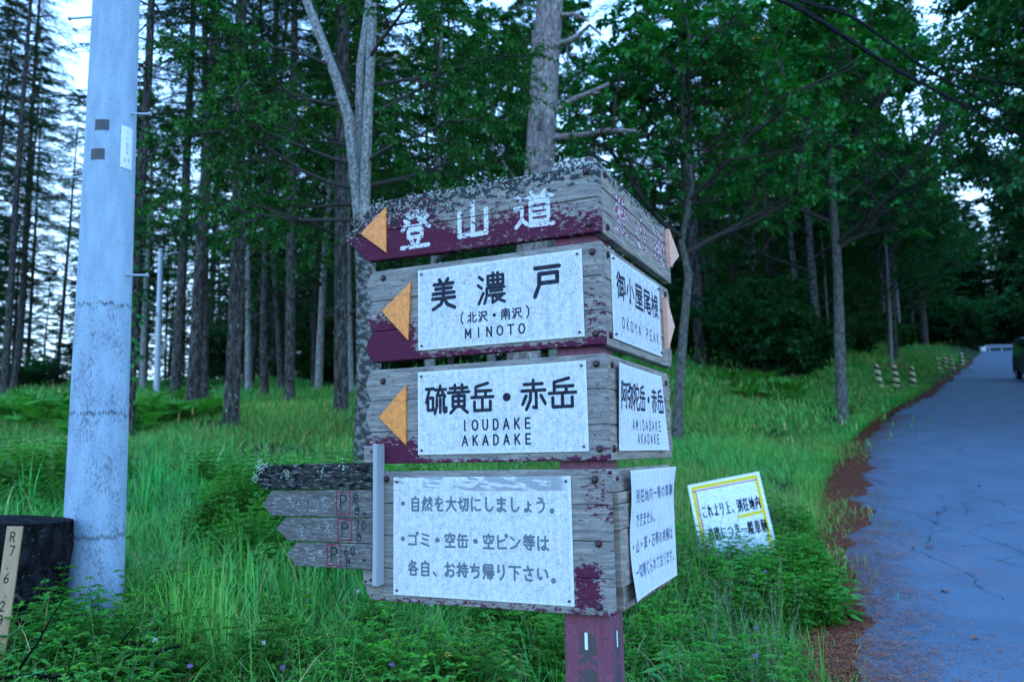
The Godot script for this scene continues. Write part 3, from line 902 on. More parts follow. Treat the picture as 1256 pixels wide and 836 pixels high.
# a round patch of turf: blades thick in the middle, thinning outwards
func turf(n: int, spread: float, lo: float, hi: float, wd: float, bend: float, base: Color, rise: float) -> ArrayMesh:
	var mb := MB.new()
	for k in n:
		var p := Vector3(rng.randfn(), 0, rng.randfn()) * spread * 0.5
		mb.col = green(base, 0.4)
		if rng.randf() < 0.07: mb.col = Color(base.g * 1.3, base.g * 1.1, base.g * 0.5) * rr(0.6, 1.1); mb.col.a = 1.0
		blade(mb, p, rng.randf() * TAU, rr(lo, hi) * (1.0 + rise * rng.randfn()), wd * rr(0.6, 1.3), clampf(rng.randfn(bend, 0.25), 0.05, 1.3))
	return mb.mesh(M.grass)

func frond(mb: MB, az: float, ln: float, tone: Color) -> void:
	var out := Vector3(cos(az), 0, sin(az))
	var sd := Vector3(-sin(az), 0, cos(az))
	var rise := rr(0.85, 1.15)
	var last := Vector3.ZERO
	for k in 22:
		var t := (k + 1) / 22.0
		var p := out * ln * (0.25 * t + 0.55 * t * t) + Vector3.UP * ln * rise * (t - 0.55 * t * t)
		mb.col = tone * rr(0.85, 1.15); mb.col.a = 1
		mb.quad(last - sd * 0.004, p - sd * 0.003, p + sd * 0.003, last + sd * 0.004)
		var d := (p - last).normalized()
		last = p
		if t < 0.14: continue
		var w := ln * 0.24 * sin(PI * pow(t, 0.75)) + 0.015
		for g in [-1.0, 1.0]:
			var pd: Vector3 = (sd * g + d * 0.35 + Vector3(0, -0.12, 0)).normalized()
			mb.leaf(p, pd, d.cross(sd).normalized() * signf(d.cross(sd).y), w, ln * 0.042, 0.12, 0.15)

func weed(h: float, pairs: int, lobes: int, size: float, base: Color) -> ArrayMesh:
	var mb := MB.new()
	for st in 3:
		var lean := Vector3(rr(-0.35, 0.35), 1, rr(-0.35, 0.35))
		var hh := h * rr(0.65, 1.05)
		var pts := path(Vector3(rr(-0.05, 0.05), -0.02, rr(-0.05, 0.05)), lean, hh, 6, 0.08, Vector3(0, 0.1, 0))
		mb.col = Color(base.r * 1.3, base.g * 0.8, base.b)
		mb.tube(pts, taper(7, 0.004, 0.0015), 4, 1, 1, false)
		for k in pairs:
			var f := lerpf(0.12, 1.0, (k + 0.5) / pairs) * 5.99
			var p := pts[int(f)].lerp(pts[int(f) + 1], f - int(f))
			var ls := size * (1.15 - 0.6 * f / 6.0)
			for g in 2:
				var az := k * 1.7 + g * PI + rr(-0.4, 0.4)
				var o := Vector3(cos(az), rr(0.0, 0.5), sin(az)).normalized()
				mb.col = green(base, 0.25)
				if lobes == 1: mb.leaf4(p, o, Vector3.UP, ls, ls * 0.32, 0.15, rr(0.1, 0.45), 0.5)
				else:
					for j in lobes:
						var b := (j - (lobes - 1) / 2.0) / lobes * 2.0
						var ld := (o + Vector3(-o.z, 0, o.x) * b * 0.9).normalized()
						mb.leaf(p + o * ls * 0.35 * (1.0 - absf(b)), ld, Vector3.UP, ls * (0.85 - 0.35 * absf(b)), ls * 0.3, 0.12, rr(0.1, 0.4))
	return mb.mesh(M.leaf)

func build_plants() -> void:
	var patch := noise(61, 0.5, 2)
	var patch2 := noise(62, 0.16, 2)
	# turf in overlapping round patches, each laid along the slope it grows on
	var lists := {}
	var meshes := {}
	for k in 4:
		meshes["tall%d" % k] = turf(480, 0.44, 0.12, 0.40, 0.0068, 0.7, Color(0.080, 0.315, 0.058), 0.25)
		meshes["lawn%d" % k] = turf(1300, 0.80, 0.05, 0.19, 0.0078, 0.55, Color(0.080, 0.315, 0.058), 0.12)
		meshes["far%d" % k] = turf(1500, 2.2, 0.06, 0.22, 0.022, 0.5, Color(0.078, 0.305, 0.058), 0.1)
	meshes.broad = tuft(14, 0.05, 0.35, 0.72, 0.0105, 0.5, Color(0.078, 0.325, 0.056))
	meshes.verge = tuft(34, 0.09, 0.07, 0.26, 0.005, 0.6, Color(0.086, 0.300, 0.056))
	for k in meshes: lists[k] = []
	var place := func(key: String, x: float, d: float, s: float, ys: float) -> void:
		var v := 1.0 + 0.30 * patch.get_noise_2d(x, d) + 0.35 * patch2.get_noise_2d(x, d)
		var tone := Color(v * (1.0 + rr(-0.1, 0.25) + 0.9 * patch2.get_noise_2d(x + 40.0, d)), v, v * rr(0.8, 1.1))
		var gx := (ground(x + 0.3, d) - ground(x - 0.3, d)) / 0.6
		var gz := (ground(x, d - 0.3) - ground(x, d + 0.3)) / 0.6
		var b := Basis(Vector3(1, gx, 0), Vector3.UP, Vector3(0, gz, 1)) * Basis(Vector3.UP, rng.randf() * TAU)
		lists[key].append([Transform3D(b.scaled_local(Vector3(s, s * ys, s)), on_ground(x, d, 0.02)), tone])
	for k in 230:
		var d := sqrt(rr(0.8, 90.0))
		var x := rr(-0.78 * d - 0.9, edge(d) - 0.45)
		if absf(x) < 0.8 and d < 1.7: continue
		place.call("tall%d" % (k % 4), x, d, rr(0.8, 1.15), (1.0 + 0.4 * patch.get_noise_2d(x * 1.3, d * 1.3)) * (0.75 if edge(d) - x < 0.9 else 1.0) * (0.7 if d > 6.5 and x < 0.5 else 1.0))
	for k in 380:
		var d := sqrt(rr(4.0, 330.0))
		var x := rr(-0.72 * d - 1.0, edge(d) - 0.75)
		place.call("lawn%d" % (k % 4), x, d, rr(0.8, 1.2), rr(0.8, 1.2))
	for k in 520:
		var d := rr(15.0, 60.0)
		var x := rr(-0.70 * d - 2.0, edge(d) - 1.9)
		place.call("far%d" % (k % 4), x, d, rr(0.8, 1.2), rr(0.7, 1.3))
	for k in 150:
		var d := rr(21.0, 62.0)
		place.call("far%d" % (k % 4), edge(d) - rr(1.2, 5.0), d, rr(0.6, 1.0), rr(0.8, 1.5))
	for k in 130:
		var d := rr(3.0, 60.0)
		place.call("far%d" % (k % 4), edge(d) + 8.0 + absf(rng.randfn()) * 3.0, d, rr(0.8, 1.2), rr(0.8, 1.5))
	for k in 2300:
		var d := sqrt(rr(2.0, 900.0))
		place.call("verge", edge(d) - 0.28 - absf(rng.randfn()) * 0.28 + 0.10 * patch.get_noise_2d(d * 3.0, 8.0), d, rr(0.7, 1.3), rr(0.7, 1.2))
	for k in 300:
		var d := sqrt(rr(1.0, 70.0))
		var x := rr(-0.72 * d - 0.6, edge(d) - 0.4)
		if patch.get_noise_2d(x * 0.8 + 9.0, d * 0.8) < 0.08: continue
		if absf(x) < 0.6 and d < 1.7: continue
		place.call("broad", x, d, rr(0.6, 1.0), 1.0)
	for c in [[1.25, 3.5], [1.0, 3.2], [1.45, 3.9], [-1.85, 4.6], [-1.7, 4.5], [-2.0, 4.8]]:
		for j in 9: place.call("broad", c[0] + rng.randfn() * 0.12, c[1] + rng.randfn() * 0.12, rr(0.7, 1.0), 1.0)
	for k in 4:
		scatter("tall_grass", "long fine meadow grass around the guidepost and down to the verge", meshes["tall%d" % k], lists["tall%d" % k])
		scatter("meadow_grass", "short green grass of the meadow and the lawn under the trees", meshes["lawn%d" % k], lists["lawn%d" % k])
		scatter("grove_grass", "green grass under the trunks of the grove and on the far verge", meshes["far%d" % k], lists["far%d" % k])
	scatter("broad_grass", "clumps of broad-bladed long grass among the weeds", meshes.broad, lists.broad)
	scatter("verge_grass", "short tufts of grass fringing the edge of the asphalt", meshes.verge, lists.verge)

	# seed heads
	var sh := MB.new()
	for k in 5:
		var pts := path(Vector3(rr(-0.06, 0.06), 0, rr(-0.06, 0.06)), Vector3(rr(-0.25, 0.25), 1, rr(-0.25, 0.25)), rr(0.5, 0.8), 7, 0.05, Vector3(rr(-0.5, 0.5), -0.35, rr(-0.5, 0.5)))
		sh.col = Color(0.24, 0.30, 0.16)
		sh.tube(pts, taper(8, 0.0012, 0.0006), 3, 1, 1, false)
		for j in 16:
			var f := rr(4.8, 6.99)
			var p := pts[int(f)].lerp(pts[int(f) + 1], f - int(f))
			sh.col = Color(0.32, 0.31, 0.20) * rr(0.7, 1.1); sh.col.a = 1
			sh.leaf(p, Vector3(rr(-1, 1), rr(-0.8, 0.8), rr(-1, 1)).normalized(), Vector3.UP, rr(0.012, 0.02), 0.0035)
	var lst := []
	for k in 130:
		var d := sqrt(rr(4.0, 75.0))
		var x: float = edge(d) - 0.35 - absf(rng.randfn()) * 0.9 if k % 3 else rr(-0.68 * d, edge(d) - 0.4)
		lst.append([Transform3D(Basis(Vector3.UP, rng.randf() * TAU).scaled_local(Vector3.ONE * rr(0.6, 1.0)), on_ground(x, d)), Color(1, 1, 1)])
	scatter("seed_heads", "pale nodding seed heads of grass near the road edge", sh.mesh(M.stalk), lst)

	# leafy weeds, one mass of ground cover
	var kinds := [weed(0.50, 9, 5, 0.115, Color(0.074, 0.260, 0.042)), weed(0.40, 7, 3, 0.125, Color(0.084, 0.290, 0.042)), weed(0.46, 9, 1, 0.14, Color(0.076, 0.265, 0.042)), weed(0.20, 5, 3, 0.085, Color(0.076, 0.255, 0.044))]
	var wl := [[], [], [], []]
	for k in 2300:
		var d := sqrt(rr(2.0, 70.0))
		var x := rr(-0.74 * d - 0.5, edge(d) - 0.35)
		if absf(x) < 0.5 and d < 1.6: continue
		if patch.get_noise_2d(x * 0.9 - 30.0, d * 0.9) < -0.05: continue
		var v := rr(0.75, 1.25)
		wl[k % 4].append([Transform3D(Basis(Vector3.UP, rng.randf() * TAU).scaled_local(Vector3.ONE * rr(0.55, 1.05)), on_ground(x, d)), Color(v * rr(0.9, 1.2), v, v)])
	for k in 260:  # thicker by the fallen board and by the concrete pole
		var near_board := k % 2 == 0
		var x: float = rr(1.1, 2.85) if near_board else rr(-3.6, -1.9)
		var d: float = rr(5.7, 6.85) if near_board else rr(3.7, 5.4)
		if near_board and x > edge(d) - 0.1: x = edge(d) - 0.1 - rng.randf() * 0.4
		if not near_board and Vector2(x + 2.69, d - 5.2).length() < 0.3: continue
		var v := rr(0.8, 1.25)
		wl[[0, 0, 1, 2][k % 4]].append([Transform3D(Basis(Vector3.UP, rng.randf() * TAU).scaled_local(Vector3.ONE * rr(0.7, 1.0)), on_ground(x, d)), Color(v, v, v)])
	for k in 4:
		scatter("leafy_weeds", ["feathery-leaved weeds standing in the long grass", "three-leafleted weeds in the long grass", "upright weeds with narrow leaves in the long grass", "low leafy ground cover between the grasses"][k], kinds[k], wl[k])

	# ferns, each a clump
	var fk := []
	for v in 3:
		var mb := MB.new()
		for k in 13:
			frond(mb, k * TAU / 13.0 + rr(-0.2, 0.2), rr(0.6, 1.0), green(Color(0.084, 0.300, 0.045), 0.2))
		fk.append(mb.mesh(M.leaf))
	var spots := []
	for k in 34: spots.append([rr(-9.3, -5.0), rr(9.2, 14.5), 0])
	for k in 14: spots.append([rr(-5.6, -4.5), rr(10.8, 13.5), 0])
	for k in 22: spots.append([rr(5.2, 8.6), rr(18.5, 21.5), 1])
	for k in 5: spots.append([rr(-1.5, -0.4), rr(10.5, 12.0), 2])
	for k in 14: spots.append([rr(-13.0, -7.0), rr(15.0, 22.0), 0])
	for s in spots:
		var x: float = s[0]
		if s[2] == 0 and s[1] < 12.5 and absf(x + 4.22) < 0.6: x -= 1.0
		if s[2] == 1: x = minf(x, edge(s[1]) - 1.2)
		var o := part(numbered("fern_clump"), fk[rng.randi() % 3], self, on_ground(x, s[1], 0.02))
		o.basis = Basis(Vector3.UP, rng.randf() * TAU).scaled(Vector3.ONE * rr(0.6, 0.95))
		tag(o, ["green fern clump on the floor of the grove behind the concrete pole", "bright fern clump below the wood, beside the striped bollards' verge", "fern clump at the foot of the forked birch"][s[2]], "fern", ["ferns in the grove", "ferns below the roadside wood", "ferns by the birch"][s[2]])

	# single broad-leaved plants standing out of the grass
	var big := weed(0.5, 6, 1, 0.19, Color(0.066, 0.290, 0.052))
	var soft := weed(0.42, 6, 3, 0.15, Color(0.078, 0.310, 0.050))
	for s in [[-1.95, 3.25, 0], [-2.15, 3.55, 0], [-1.75, 3.7, 1], [-1.6, 3.2, 0], [-1.2, 3.35, 1], [-0.75, 3.6, 1], [-0.55, 4.0, 1], [0.75, 3.5, 1], [0.85, 3.9, 1], [0.7, 4.2, 0], [1.7, 6.1, 0], [2.2, 6.3, 1], [2.3, 5.9, 0], [-2.3, 4.1, 1], [-2.1, 4.3, 1], [-1.9, 5.4, 1], [-1.5, 5.9, 1], [-0.9, 5.0, 1], [2.05, 6.6, 0], [1.5, 6.4, 1]]:
		var o := part(numbered("leafy_plant"), [big, soft][s[2]], self, on_ground(s[0], s[1]))
		o.basis = Basis(Vector3.UP, rng.randf() * TAU).scaled(Vector3.ONE * rr(0.75, 1.1))
		tag(o, ["upright plant with long pointed leaves standing out of the meadow grass", "bright plant with three-part leaves standing out of the meadow grass"][s[2]], "plant", ["pointed-leaved plants in the meadow", "three-leaved plants in the meadow"][s[2]])

	# little flowers
	for s in [[-1.45, 3.6, 0], [-1.0, 3.55, 0], [-0.62, 3.8, 0], [-1.25, 4.2, 1], [-0.5, 4.4, 1], [-1.2, 6.2, 0], [-1.3, 6.6, 0], [1.35, 4.6, 0], [1.7, 5.5, 0], [-0.9, 4.9, 1], [-1.75, 3.9, 1], [1.15, 4.1, 0], [-1.7, 3.3, 1], [-0.3, 3.5, 0]]:
		var o := thing("clover_flower", on_ground(s[0], s[1]), "", "")
		tag(o, "small mauve clover flower head above the grass" if s[2] == 0 else "small white flower head above the grass", "flower", "mauve clover flowers" if s[2] == 0 else "white flowers")
		var st := MB.new()
		st.col = Color(0.05, 0.14, 0.05)
		var top := Vector3(rr(-0.05, 0.05), rr(0.38, 0.5), rr(-0.05, 0.05))
		st.tube(PackedVector3Array([Vector3.ZERO, top * 0.5 + Vector3(0.01, 0, 0), top]), taper(3, 0.0018, 0.0012), 4, 1, 1, false)
		part("stem", st.mesh(M.stalk), o)
		var hd := MB.new()
		for k in 36:
			var dir := Vector3(rng.randfn(), rng.randfn() + 0.3, rng.randfn()).normalized()
			hd.col = (Color(0.34, 0.20, 0.46) if s[2] == 0 else Color(0.6, 0.6, 0.58)) * rr(0.8, 1.2); hd.col.a = 1
			hd.leaf(top, dir, Vector3.RIGHT, rr(0.011, 0.016), 0.005)
		part("flower_head", hd.mesh(M.stalk), o)

# ---------------------------------------------------------------- lettering: strokes on a square of 100 by 100, y down
const GLYPH := {
	"登": "14 12 44 12 12 48|20 24 30 34|56 6 62 24 92 46|74 10 60 24|86 20 68 34|34 42 66 42|30 52 70 52 70 68 30 68 30 52|38 74 44 86|62 74 56 86|10 92 90 92",
	"山": "50 8 50 90|14 36 14 90 86 90|86 36 86 90",
	"道": "46 4 52 14|78 4 70 14|34 18 94 18|62 18 56 30|44 30 84 30 84 78 44 78 44 30|44 46 84 46|44 62 84 62|12 10 22 20|8 40 24 40 24 70 10 88|24 72 40 88 96 90",
	"美": "34 4 42 16|66 4 58 16|14 18 86 18|20 32 80 32|10 47 90 47|50 18 50 60|8 62 92 62|48 62 40 80 10 94|52 64 64 82 92 94",
	"濃": "8 10 20 20|4 36 16 46|6 94 22 62|38 10 90 10 90 38 38 38 38 10|56 2 56 38|72 2 72 38|38 24 90 24|34 48 94 48|34 48 34 70 26 94|46 58 86 58|40 70 94 70|54 70 54 94 66 88|62 72 72 84 94 94|86 74 72 82",
	"戸": "14 10 86 10|26 28 80 28 80 56 26 56|26 28 26 60 12 94",
	"北": "36 8 36 92|10 36 36 36|6 80 36 68|60 8 60 84 64 90 92 90 94 72|90 30 62 46",
	"沢": "8 10 22 20|4 36 18 46|6 92 24 62|38 14 86 14 86 44 38 44|38 14 38 50 26 92|56 46 70 74 94 92",
	"南": "14 14 86 14|50 2 50 28|12 30 88 30 88 92 78 90|12 30 12 94|36 36 42 46|64 36 58 46|28 50 72 50|26 66 74 66|50 50 50 90",
	"硫": "4 12 40 12|20 12 4 56|12 42 36 42 36 82 12 82 12 42|46 16 96 16|70 4 70 16|66 16 54 36 90 34|80 24 92 40|54 46 54 70 44 94|70 46 70 90|86 46 86 84 90 90 98 88 98 76",
	"黄": "12 14 88 14|34 4 34 26|66 4 66 26|4 28 96 28|24 40 76 40 76 74 24 74 24 40|24 57 76 57|50 28 50 74|36 78 14 94|64 78 88 94",
	"岳": "74 4 22 14|22 14 22 48|22 28 88 28|64 28 64 48|4 48 96 48|50 56 50 90|16 62 16 90 84 90|84 62 84 90",
	"赤": "16 16 84 16|50 4 50 36|6 36 94 36|40 36 38 66 22 94|60 36 60 90 50 88|22 52 8 78|78 52 94 78",
	"自": "50 2 44 16|20 16 80 16 80 94 20 94 20 16|20 42 80 42|20 68 80 68",
	"然": "28 4 22 22 6 46|20 16 44 16 38 40 10 66|24 24 32 32|18 36 26 46|50 26 96 26|74 6 74 30 66 48 50 64|76 30 96 62|82 8 92 18|14 74 8 94|34 76 38 92|58 76 64 92|80 74 92 94",
	"を": "18 18 74 18|46 4 38 26 16 54 34 44 48 44 52 68|84 36 52 50 36 70 40 88 60 94 86 92",
	"大": "6 32 94 32|50 4 48 36 36 66 8 94|52 36 66 68 94 92",
	"切": "4 38 44 30|22 8 22 72 28 78 42 66|50 16 92 16 88 70 82 92 70 86|68 16 66 50 56 76 42 94",
	"に": "16 10 12 50 16 92 22 74|44 22 86 22|42 68 48 84 66 88 92 84",
	"し": "30 6 28 60 34 84 52 92 72 86 88 66",
	"ま": "14 20 86 20|18 42 82 42|52 4 52 76 44 92 24 92 16 82 28 72 52 74 88 92",
	"ょ": "56 30 56 78 46 92 28 90 26 80 40 76 58 80 80 92|56 52 78 50",
	"う": "32 6 64 14|20 38 56 28 76 40 74 66 58 86 36 96",
	"。": "24 76 34 76 40 86 32 96 20 96 14 86 24 76",
	"・": "48 50 52 50",
	"ゴ": "12 26 76 26 76 84|10 84 78 84|80 4 86 16|92 2 98 12",
	"ミ": "24 12 80 24|26 42 74 52|14 72 84 90",
	"空": "50 2 50 14|8 30 8 16 92 16 92 30|38 22 34 38 12 48|60 22 60 38 66 44 90 42|18 58 82 58|50 58 50 92|6 92 94 92",
	"缶": "26 4 12 30|20 18 86 18|4 44 96 44|50 18 50 90|16 58 16 90 84 90|84 58 84 90",
	"ビ": "18 10 18 82 24 90 86 88|18 50 76 34|80 6 86 18|92 2 98 14",
	"ン": "14 18 38 34|12 88 52 76 90 34",
	"等": "24 2 10 22|20 12 48 12|30 14 34 24|64 2 52 22|62 12 94 12|72 14 78 24|16 32 84 32|50 24 50 46|4 46 96 46|8 64 92 64|66 50 66 92 52 90|28 74 38 86",
	"は": "14 10 10 50 14 92 20 76|38 32 94 32|70 8 70 74 60 90 44 88 40 78 54 70 94 90",
	"各": "40 2 30 22 10 40|34 14 74 14 58 38 10 62|30 22 56 42 94 58|26 64 76 64 76 94 26 94 26 64",
	"、": "16 72 36 92",
	"お": "8 28 56 28|32 6 32 84 20 92 10 80 26 64 56 50 80 58 84 76 70 92 52 90|70 14 90 30",
	"持": "4 28 38 28|24 4 24 88 12 86|4 66 38 52|48 20 90 20|68 4 68 38|42 38 96 38|42 58 96 58|80 42 80 92 66 90|52 68 62 80",
	"ち": "10 26 84 26|44 6 22 56 50 44 76 48 82 68 70 84 40 94",
	"帰": "10 16 10 56|26 4 26 60 10 94|42 8 88 8 88 44|42 26 86 26|40 44 90 44|36 66 36 56 96 56 96 66|48 68 48 92|48 68 84 68 84 86 76 86|66 52 66 98",
	"り": "26 8 22 50 32 42|68 6 72 50 62 78 40 96",
	"下": "4 12 96 12|48 12 48 96|52 36 78 54",
	"さ": "12 30 88 24|44 6 74 62 50 56|26 64 28 84 48 92 76 90",
	"い": "16 20 18 66 34 84 44 68|74 24 88 40 90 66",
	"御": "24 4 6 28|26 28 6 54|16 44 16 94|40 6 32 24|36 16 66 16|32 34 66 34|50 16 50 80|50 56 66 56|36 50 36 82|30 84 66 78|74 14 74 96|74 14 96 14 96 66 86 70",
	"小": "50 4 50 92 38 86|26 30 8 66|72 28 94 66",
	"屋": "14 8 88 8 88 28 14 28|14 8 14 50 4 96|26 42 92 42|48 42 36 58 82 56|70 48 88 62|26 74 86 74|56 60 56 94|16 94 96 94",
	"尾": "14 8 88 8 88 28 14 28|14 8 14 50 4 96|78 36 32 46|30 60 90 54|24 76 94 70|54 42 54 86 60 92 94 92 94 80",
	"根": "4 28 44 28|24 4 24 96|24 34 4 70|28 40 42 58|54 8 90 8 90 44 54 44|54 26 90 26|54 8 54 92 72 82|70 48 78 70 96 92|92 54 76 66",
	"阿": "8 8 8 96|8 8 32 8 22 34 34 52 26 66 12 66|40 14 98 14|46 34 68 34 68 66 46 66 46 34|88 14 88 92 76 88",
	"弥": "6 10 36 10 36 34 8 34 6 58 38 58 34 90 22 86|56 4 44 32|52 20 94 20 88 36|72 20 72 92 60 88|56 46 44 78|84 46 96 76",
	"陀": "8 8 8 96|8 8 32 8 22 34 34 52 26 66 12 66|68 2 68 16|44 34 44 18 96 18 94 34|52 40 52 84 58 92 96 92 96 74|88 46 54 64",
	"上": "48 6 48 90|48 42 82 42|4 90 96 90",
	"別": "12 8 50 8 50 38 12 38 12 8|6 54 52 54 48 90 36 88|28 40 24 70 6 96|68 14 68 68|92 4 92 94 80 90",
	"荘": "6 16 94 16|32 4 32 28|68 4 68 28|24 34 24 96|6 40 14 52|4 74 24 62|36 56 96 56|66 34 66 92|40 92 94 92",
	"地": "4 36 40 36|22 8 22 76|2 84 42 70|50 24 50 84 58 92 94 92 96 74|40 48 92 32 92 62 82 66|72 4 72 74",
	"内": "14 22 14 96|14 22 86 22 86 92 74 90|50 4 48 40 24 72|52 44 74 70",
	"路": "10 8 38 8 38 34 10 34 10 8|26 34 26 84|26 58 42 58|12 50 12 88|4 92 44 80|66 2 46 40|60 16 90 16 74 42 44 66|58 26 96 60|54 66 88 66 88 96 54 96 54 66",
	"車": "10 14 90 14|20 28 80 28 80 66 20 66 20 28|20 46 80 46|4 82 96 82|50 2 50 98",
	"輌": "4 14 44 14|8 28 40 28 40 62 8 62 8 28|8 45 40 45|2 76 46 76|24 2 24 98|48 12 98 12|72 12 72 70|52 30 52 94|52 30 94 30 94 92 86 90|62 46 62 70 84 70 84 46",
	"こ": "22 20 78 20|22 60 26 84 50 90 84 84",
	"れ": "26 6 26 94|8 28 38 26 8 74|26 50 58 24 68 34 66 72 74 86 94 72",
	"よ": "54 6 54 78 44 92 22 90 20 80 36 74 56 78 86 92|54 34 84 32",
	"つ": "8 34 56 20 86 36 84 64 64 82 38 90",
	"き": "16 22 80 16|20 42 84 36|44 4 74 64 52 60|26 66 30 86 50 94 74 92",
	"台": "44 4 22 38 78 34|64 22 86 46|24 54 76 54 76 94 24 94 24 54",
	"泊": "8 10 22 20|4 36 18 46|6 92 24 62|66 4 58 22|40 22 90 22 90 92 40 92 40 22|40 56 90 56",
	"一": "6 50 94 50",
	"般": "30 4 20 16|14 16 14 60 4 94|14 16 46 16 46 92 38 90|4 50 54 50|26 24 32 36|26 62 32 76|62 8 60 36 52 46|62 8 84 8 84 34 96 40|56 54 90 54 76 76 52 94|60 62 76 80 98 94",
	"で": "10 22 86 16|70 18 44 40 40 66 56 88 76 92|78 40 86 52|90 32 98 44",
	"せ": "6 40 94 34|70 8 70 58 60 58|30 12 30 80 42 90 82 88",
	"ん": "46 6 8 92 34 54 48 58 50 86 64 90 92 60",
	"の": "52 18 44 60 24 84 12 66 22 34 52 18 80 30 88 56 76 80 56 92",
	"禁": "4 18 46 18|26 2 26 44|26 22 6 42|28 22 44 38|54 18 96 18|74 2 74 44|74 22 54 42|76 22 94 42|22 52 78 52|8 66 92 66|50 66 50 96|28 76 14 92|72 76 88 92",
	"じ": "30 6 28 60 34 84 52 92 72 86 88 66|60 16 66 28|76 10 82 22",
	"ら": "34 4 60 14|26 30 22 62 50 48 76 56 74 80 40 94",
	"て": "10 22 88 16|70 18 44 40 40 66 56 88 78 92",
	"す": "8 24 92 24|54 4 54 58 44 66 34 56 44 46 56 54 54 76 40 96",
	"石": "6 12 94 12|44 12 32 46 6 74|28 46 84 46 84 92 28 92 28 46",
	"草": "6 14 94 14|32 4 32 26|68 4 68 26|26 32 74 32 74 62 26 62 26 32|26 47 74 47|6 78 94 78|50 62 50 98",
	"(": "70 0 52 26 52 74 70 100", ")": "30 0 48 26 48 74 30 100",
	"A": "14 96 50 4 86 96|28 66 72 66", "D": "20 4 20 96 52 96 78 78 82 50 78 22 52 4 20 4", "E": "80 4 22 4 22 96 80 96|22 50 72 50", "I": "50 4 50 96",
	"K": "22 4 22 96|80 4 22 60|42 46 82 96", "M": "14 96 14 4 50 70 86 4 86 96", "N": "18 96 18 4 82 96 82 4", "O": "50 4 22 16 10 50 22 84 50 96 78 84 90 50 78 16 50 4",
	"P": "22 96 22 4 60 4 80 16 80 38 60 50 22 50", "T": "10 4 90 4|50 4 50 96", "U": "18 4 18 70 32 92 50 96 68 92 82 70 82 4", "Y": "12 4 50 48 88 4|50 48 50 96", "R": "22 96 22 4 62 4 80 18 78 38 60 50 22 50|50 50 84 96",
	"0": "50 4 26 20 20 50 26 80 50 96 74 80 80 50 74 20 50 4", "2": "20 24 36 6 64 6 78 24 70 46 20 96 82 96", "4": "62 96 62 4 14 68 88 68", "6": "70 6 36 34 20 66 30 90 54 96 76 86 80 64 62 50 36 54 22 70", "7": "16 6 84 6 44 96", "8": "50 4 26 16 30 40 50 48 72 58 80 78 66 94 34 94 20 78 28 58 50 48 70 40 74 16 50 4", "9": "76 30 56 46 30 40 22 20 40 4 66 8 78 30 70 70 50 96", ".": "48 92 52 92",
}

func stroke(cov: PackedFloat32Array, w: int, h: int, a: Vector2, b: Vector2, r: float) -> void:
	var x0 := maxi(0, int(minf(a.x, b.x) - r - 1)); var x1 := mini(w - 1, int(maxf(a.x, b.x) + r + 1))
	var y0 := maxi(0, int(minf(a.y, b.y) - r - 1)); var y1 := mini(h - 1, int(maxf(a.y, b.y) + r + 1))
	var ab := b - a
	var l2 := maxf(ab.length_squared(), 0.0001)
	for y in range(y0, y1 + 1):
		for x in range(x0, x1 + 1):
			var p := Vector2(x + 0.5, y + 0.5) - a
			var t := clampf(p.dot(ab) / l2, 0.0, 1.0)
			var k := r + 0.5 - p.distance_to(ab * t)
			if k > 0.0:
				var q := y * w + x
				cov[q] = maxf(cov[q], minf(k, 1.0))

# one glyph in the rectangle x, y, gw, gh (pixels)
func glyph(cov: PackedFloat32Array, w: int, h: int, ch: String, x: float, y: float, gw: float, gh: float, r: float) -> void:
	if not GLYPH.has(ch): return
	var rad := r * (2.4 if ch == "・" else 1.0)
	for s in GLYPH[ch].split("|"):
		var f: PackedFloat64Array = s.split_floats(" ")
		for k in range(0, f.size() - 3, 2):
			stroke(cov, w, h, Vector2(x + f[k] * gw / 100.0, y + f[k + 1] * gh / 100.0), Vector2(x + f[k + 2] * gw / 100.0, y + f[k + 3] * gh / 100.0), rad)

# a line of text from fx0 to fx1 (shares of the width), rows fy0 to fy1; fill is the share of its cell that a glyph takes
func line(cov: PackedFloat32Array, w: int, h: int, s: String, fx0: float, fx1: float, fy0: float, fy1: float, r: float, fill := 0.92) -> void:
	var cell := (fx1 - fx0) * w / s.length()
	for k in s.length():
		glyph(cov, w, h, s[k], fx0 * w + cell * (k + 0.5 - fill / 2.0), fy0 * h, cell * fill, (fy1 - fy0) * h, r)

func blank(w: int, h: int) -> PackedFloat32Array:
	var c := PackedFloat32Array()
	c.resize(w * h)
	return c

